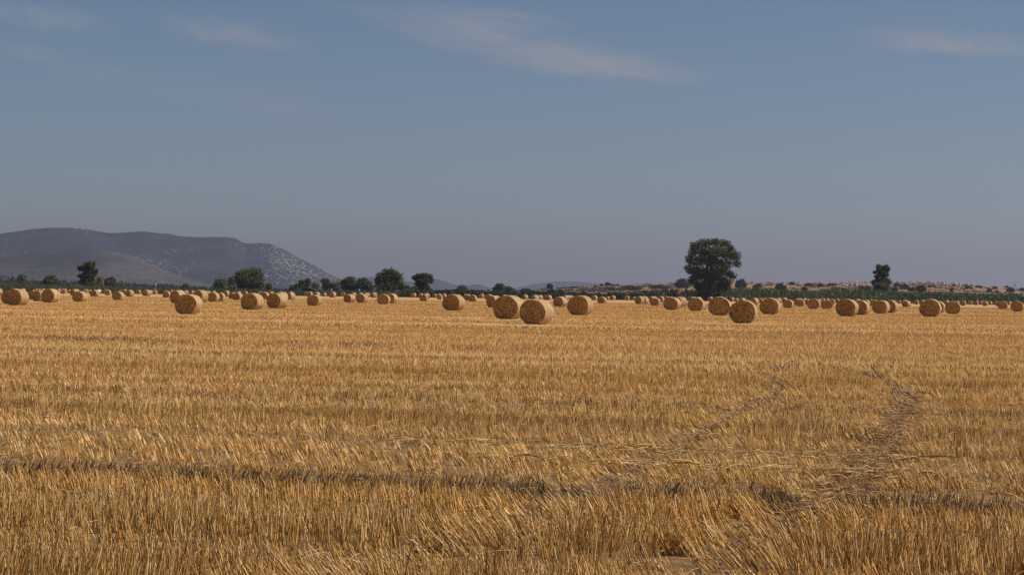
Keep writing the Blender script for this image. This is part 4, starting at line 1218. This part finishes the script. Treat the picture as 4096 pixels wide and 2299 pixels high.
# bird
p = at(1088, 818.5, 600); k = 600 / F * 1.45
mb = MB()
mb.tube([(0, -1.3 * k, .25 * k), (0, -.7 * k, .35 * k), (0, 0, .3 * k), (0, .9 * k, .2 * k), (0, 1.5 * k, .15 * k)], [.12 * k, .5 * k, .65 * k, .4 * k, .1 * k], 8)
for sx, L in ((-1, [(0, .7), (2.3, .75), (4.7, -1.5)]), (1, [(0, .7), (2.0, .1), (4.5, 1.5)])):
    for (xa, za), (xb, zb) in zip(L[:-1], L[1:]):
        n0 = len(mb.v)
        for dz in (0, .5):
            for xx, zz, cw in ((xa, za, 1.0), (xb, zb, 1.0 if xb < 4 else .25)):
                mb.v += [(sx * xx * k, -.8 * cw * k, (zz + dz) * k), (sx * xx * k, .8 * cw * k, (zz + dz) * k)]
        a = n0; mb.f += [(a, a + 1, a + 3, a + 2), (a + 4, a + 6, a + 7, a + 5), (a, a + 2, a + 6, a + 4), (a + 1, a + 5, a + 7, a + 3), (a, a + 4, a + 5, a + 1), (a + 2, a + 3, a + 7, a + 6)]
o = mb.build('bird', M_BIRD); o.location = p
tag(o, 'small dark bird gliding in the sky above the mountain', 'bird')

# ------------------------------------------------------------------ air
HAZE_DENS = 7.0e-5
mb = MB(); mb.box((-9300, -220, -1.4), (9300, 19200, 360))
m = bpy.data.materials.new('haze_air'); m.use_nodes = True; nt = m.node_tree; nt.nodes.clear()
out = N(nt, 'ShaderNodeOutputMaterial'); pv = N(nt, 'ShaderNodeVolumePrincipled')
pv.inputs['Color'].default_value = (.71, .68, .92, 1); pv.inputs['Density'].default_value = HAZE_DENS; pv.inputs['Anisotropy'].default_value = 0.5
nt.links.new(pv.outputs[0], out.inputs['Volume'])
o = mb.build('haze', m); tag(o, kind='stuff')

# ------------------------------------------------------------------ sky and sun
SUN_EL, SUN_AZ = R(46), R(3)       # azimuth from +X towards +Y
w = bpy.data.worlds.new('World'); scene.world = w; w.use_nodes = True
nt = w.node_tree; bg = nt.nodes['Background']
sky = N(nt, 'ShaderNodeTexSky', sky_type='NISHITA'); sky.sun_disc = False
sky.sun_elevation = SUN_EL; sky.sun_rotation = math.pi / 2 - SUN_AZ
sky.altitude = 200; sky.air_density = 0.8; sky.dust_density = 0.5; sky.ozone_density = 3.5
tc = N(nt, 'ShaderNodeTexCoord'); sp = N(nt, 'ShaderNodeSeparateXYZ'); nt.links.new(tc.outputs['Generated'], sp.inputs[0])
uu = math_n(nt, 'DIVIDE', sp.outputs[0], math_n(nt, 'MAXIMUM', sp.outputs[1], .05)); ww = math_n(nt, 'DIVIDE', sp.outputs[2], math_n(nt, 'MAXIMUM', sp.outputs[1], .05))
cv = N(nt, 'ShaderNodeCombineXYZ'); nt.links.new(uu, cv.inputs[0]); nt.links.new(ww, cv.inputs[1]); cv = cv.outputs[0]
cur = sky.outputs[0]
CLOUD = (5.2, 5.5, 6.2)
def cloud(px, py, a, b_, deg, amt, nscale, seed):
    global cur
    dx = (px - 2048) / F; dz = (horizon(px) - py) / F
    v = mapped(nt, cv, (a / F, b_ / F, 1), rot=(0, 0, R(-deg)), loc=(dx, dz, 0), vtype='TEXTURE')
    ln = N(nt, 'ShaderNodeVectorMath', operation='LENGTH')
    wob = noise(nt, mapped(nt, v, (1.5, .8, 1), loc=(seed, seed * 2, 0)), 1.0, 4, .6)
    nt.links.new(v, ln.inputs[0])
    r_ = math_n(nt, 'ADD', ln.outputs['Value'], math_n(nt, 'MULTIPLY', math_n(nt, 'SUBTRACT', wob, .5), 1.3))
    msk = ramp(nt, r_, 0.1, 1.0, 1, 0)
    nz = ramp(nt, noise(nt, mapped(nt, v, nscale, loc=(seed * 3, seed, 0)), 1.0, 7, .6, .5), .05, .95)
    cur = mixc(nt, math_n(nt, 'MULTIPLY', math_n(nt, 'MULTIPLY', msk, nz), amt), cur, CLOUD)
cloud(2100, 190, 900, 105, 10, 1.0, (3.2, 1.6, 1), 1.0)
cloud(2450, 270, 400, 70, 7, .85, (3, 1.4, 1), 7.3)
cloud(1900, 60, 520, 60, 4, .55, (3, 1.5, 1), 2.0)
cloud(900, 130, 420, 85, 7, .7, (3, 1.5, 1), 3.7)
cloud(170, 70, 330, 75, 9, .6, (3, 1.5, 1), 4.4)
cloud(3780, 170, 520, 80, 3, .95, (3, 2.0, 1), 5.1)
cloud(600, 330, 800, 90, 5, .3, (3, 1.5, 1), 6.2)
cloud(1000, 420, 700, 70, 6, .22, (3, 1.5, 1), 8.2)
cloud(100, 210, 260, 50, 3, .45, (3, 1.5, 1), 9.4)
nt.links.new(cur, bg.inputs['Color']); bg.inputs['Strength'].default_value = 0.0595

sd = bpy.data.lights.new('sun', 'SUN'); sd.energy = 4.8; sd.angle = R(.53); sd.color = (1.0, .92, .80)
so = bpy.data.objects.new('sun', sd); col.objects.link(so)
dirv = Vector((math.cos(SUN_EL) * math.cos(SUN_AZ), math.cos(SUN_EL) * math.sin(SUN_AZ), math.sin(SUN_EL)))
so.rotation_euler = dirv.to_track_quat('Z', 'Y').to_euler(); so.location = (60, -40, 80)

# ------------------------------------------------------------------ render settings
vs = scene.view_settings; vs.view_transform = 'Standard'; vs.look = 'None'; vs.gamma = 1.0; vs.exposure = 0.0
cy = scene.cycles
cy.max_bounces = 6; cy.diffuse_bounces = 3; cy.glossy_bounces = 2; cy.transmission_bounces = 2; cy.volume_bounces = 0; cy.transparent_max_bounces = 4
cy.use_denoising = True
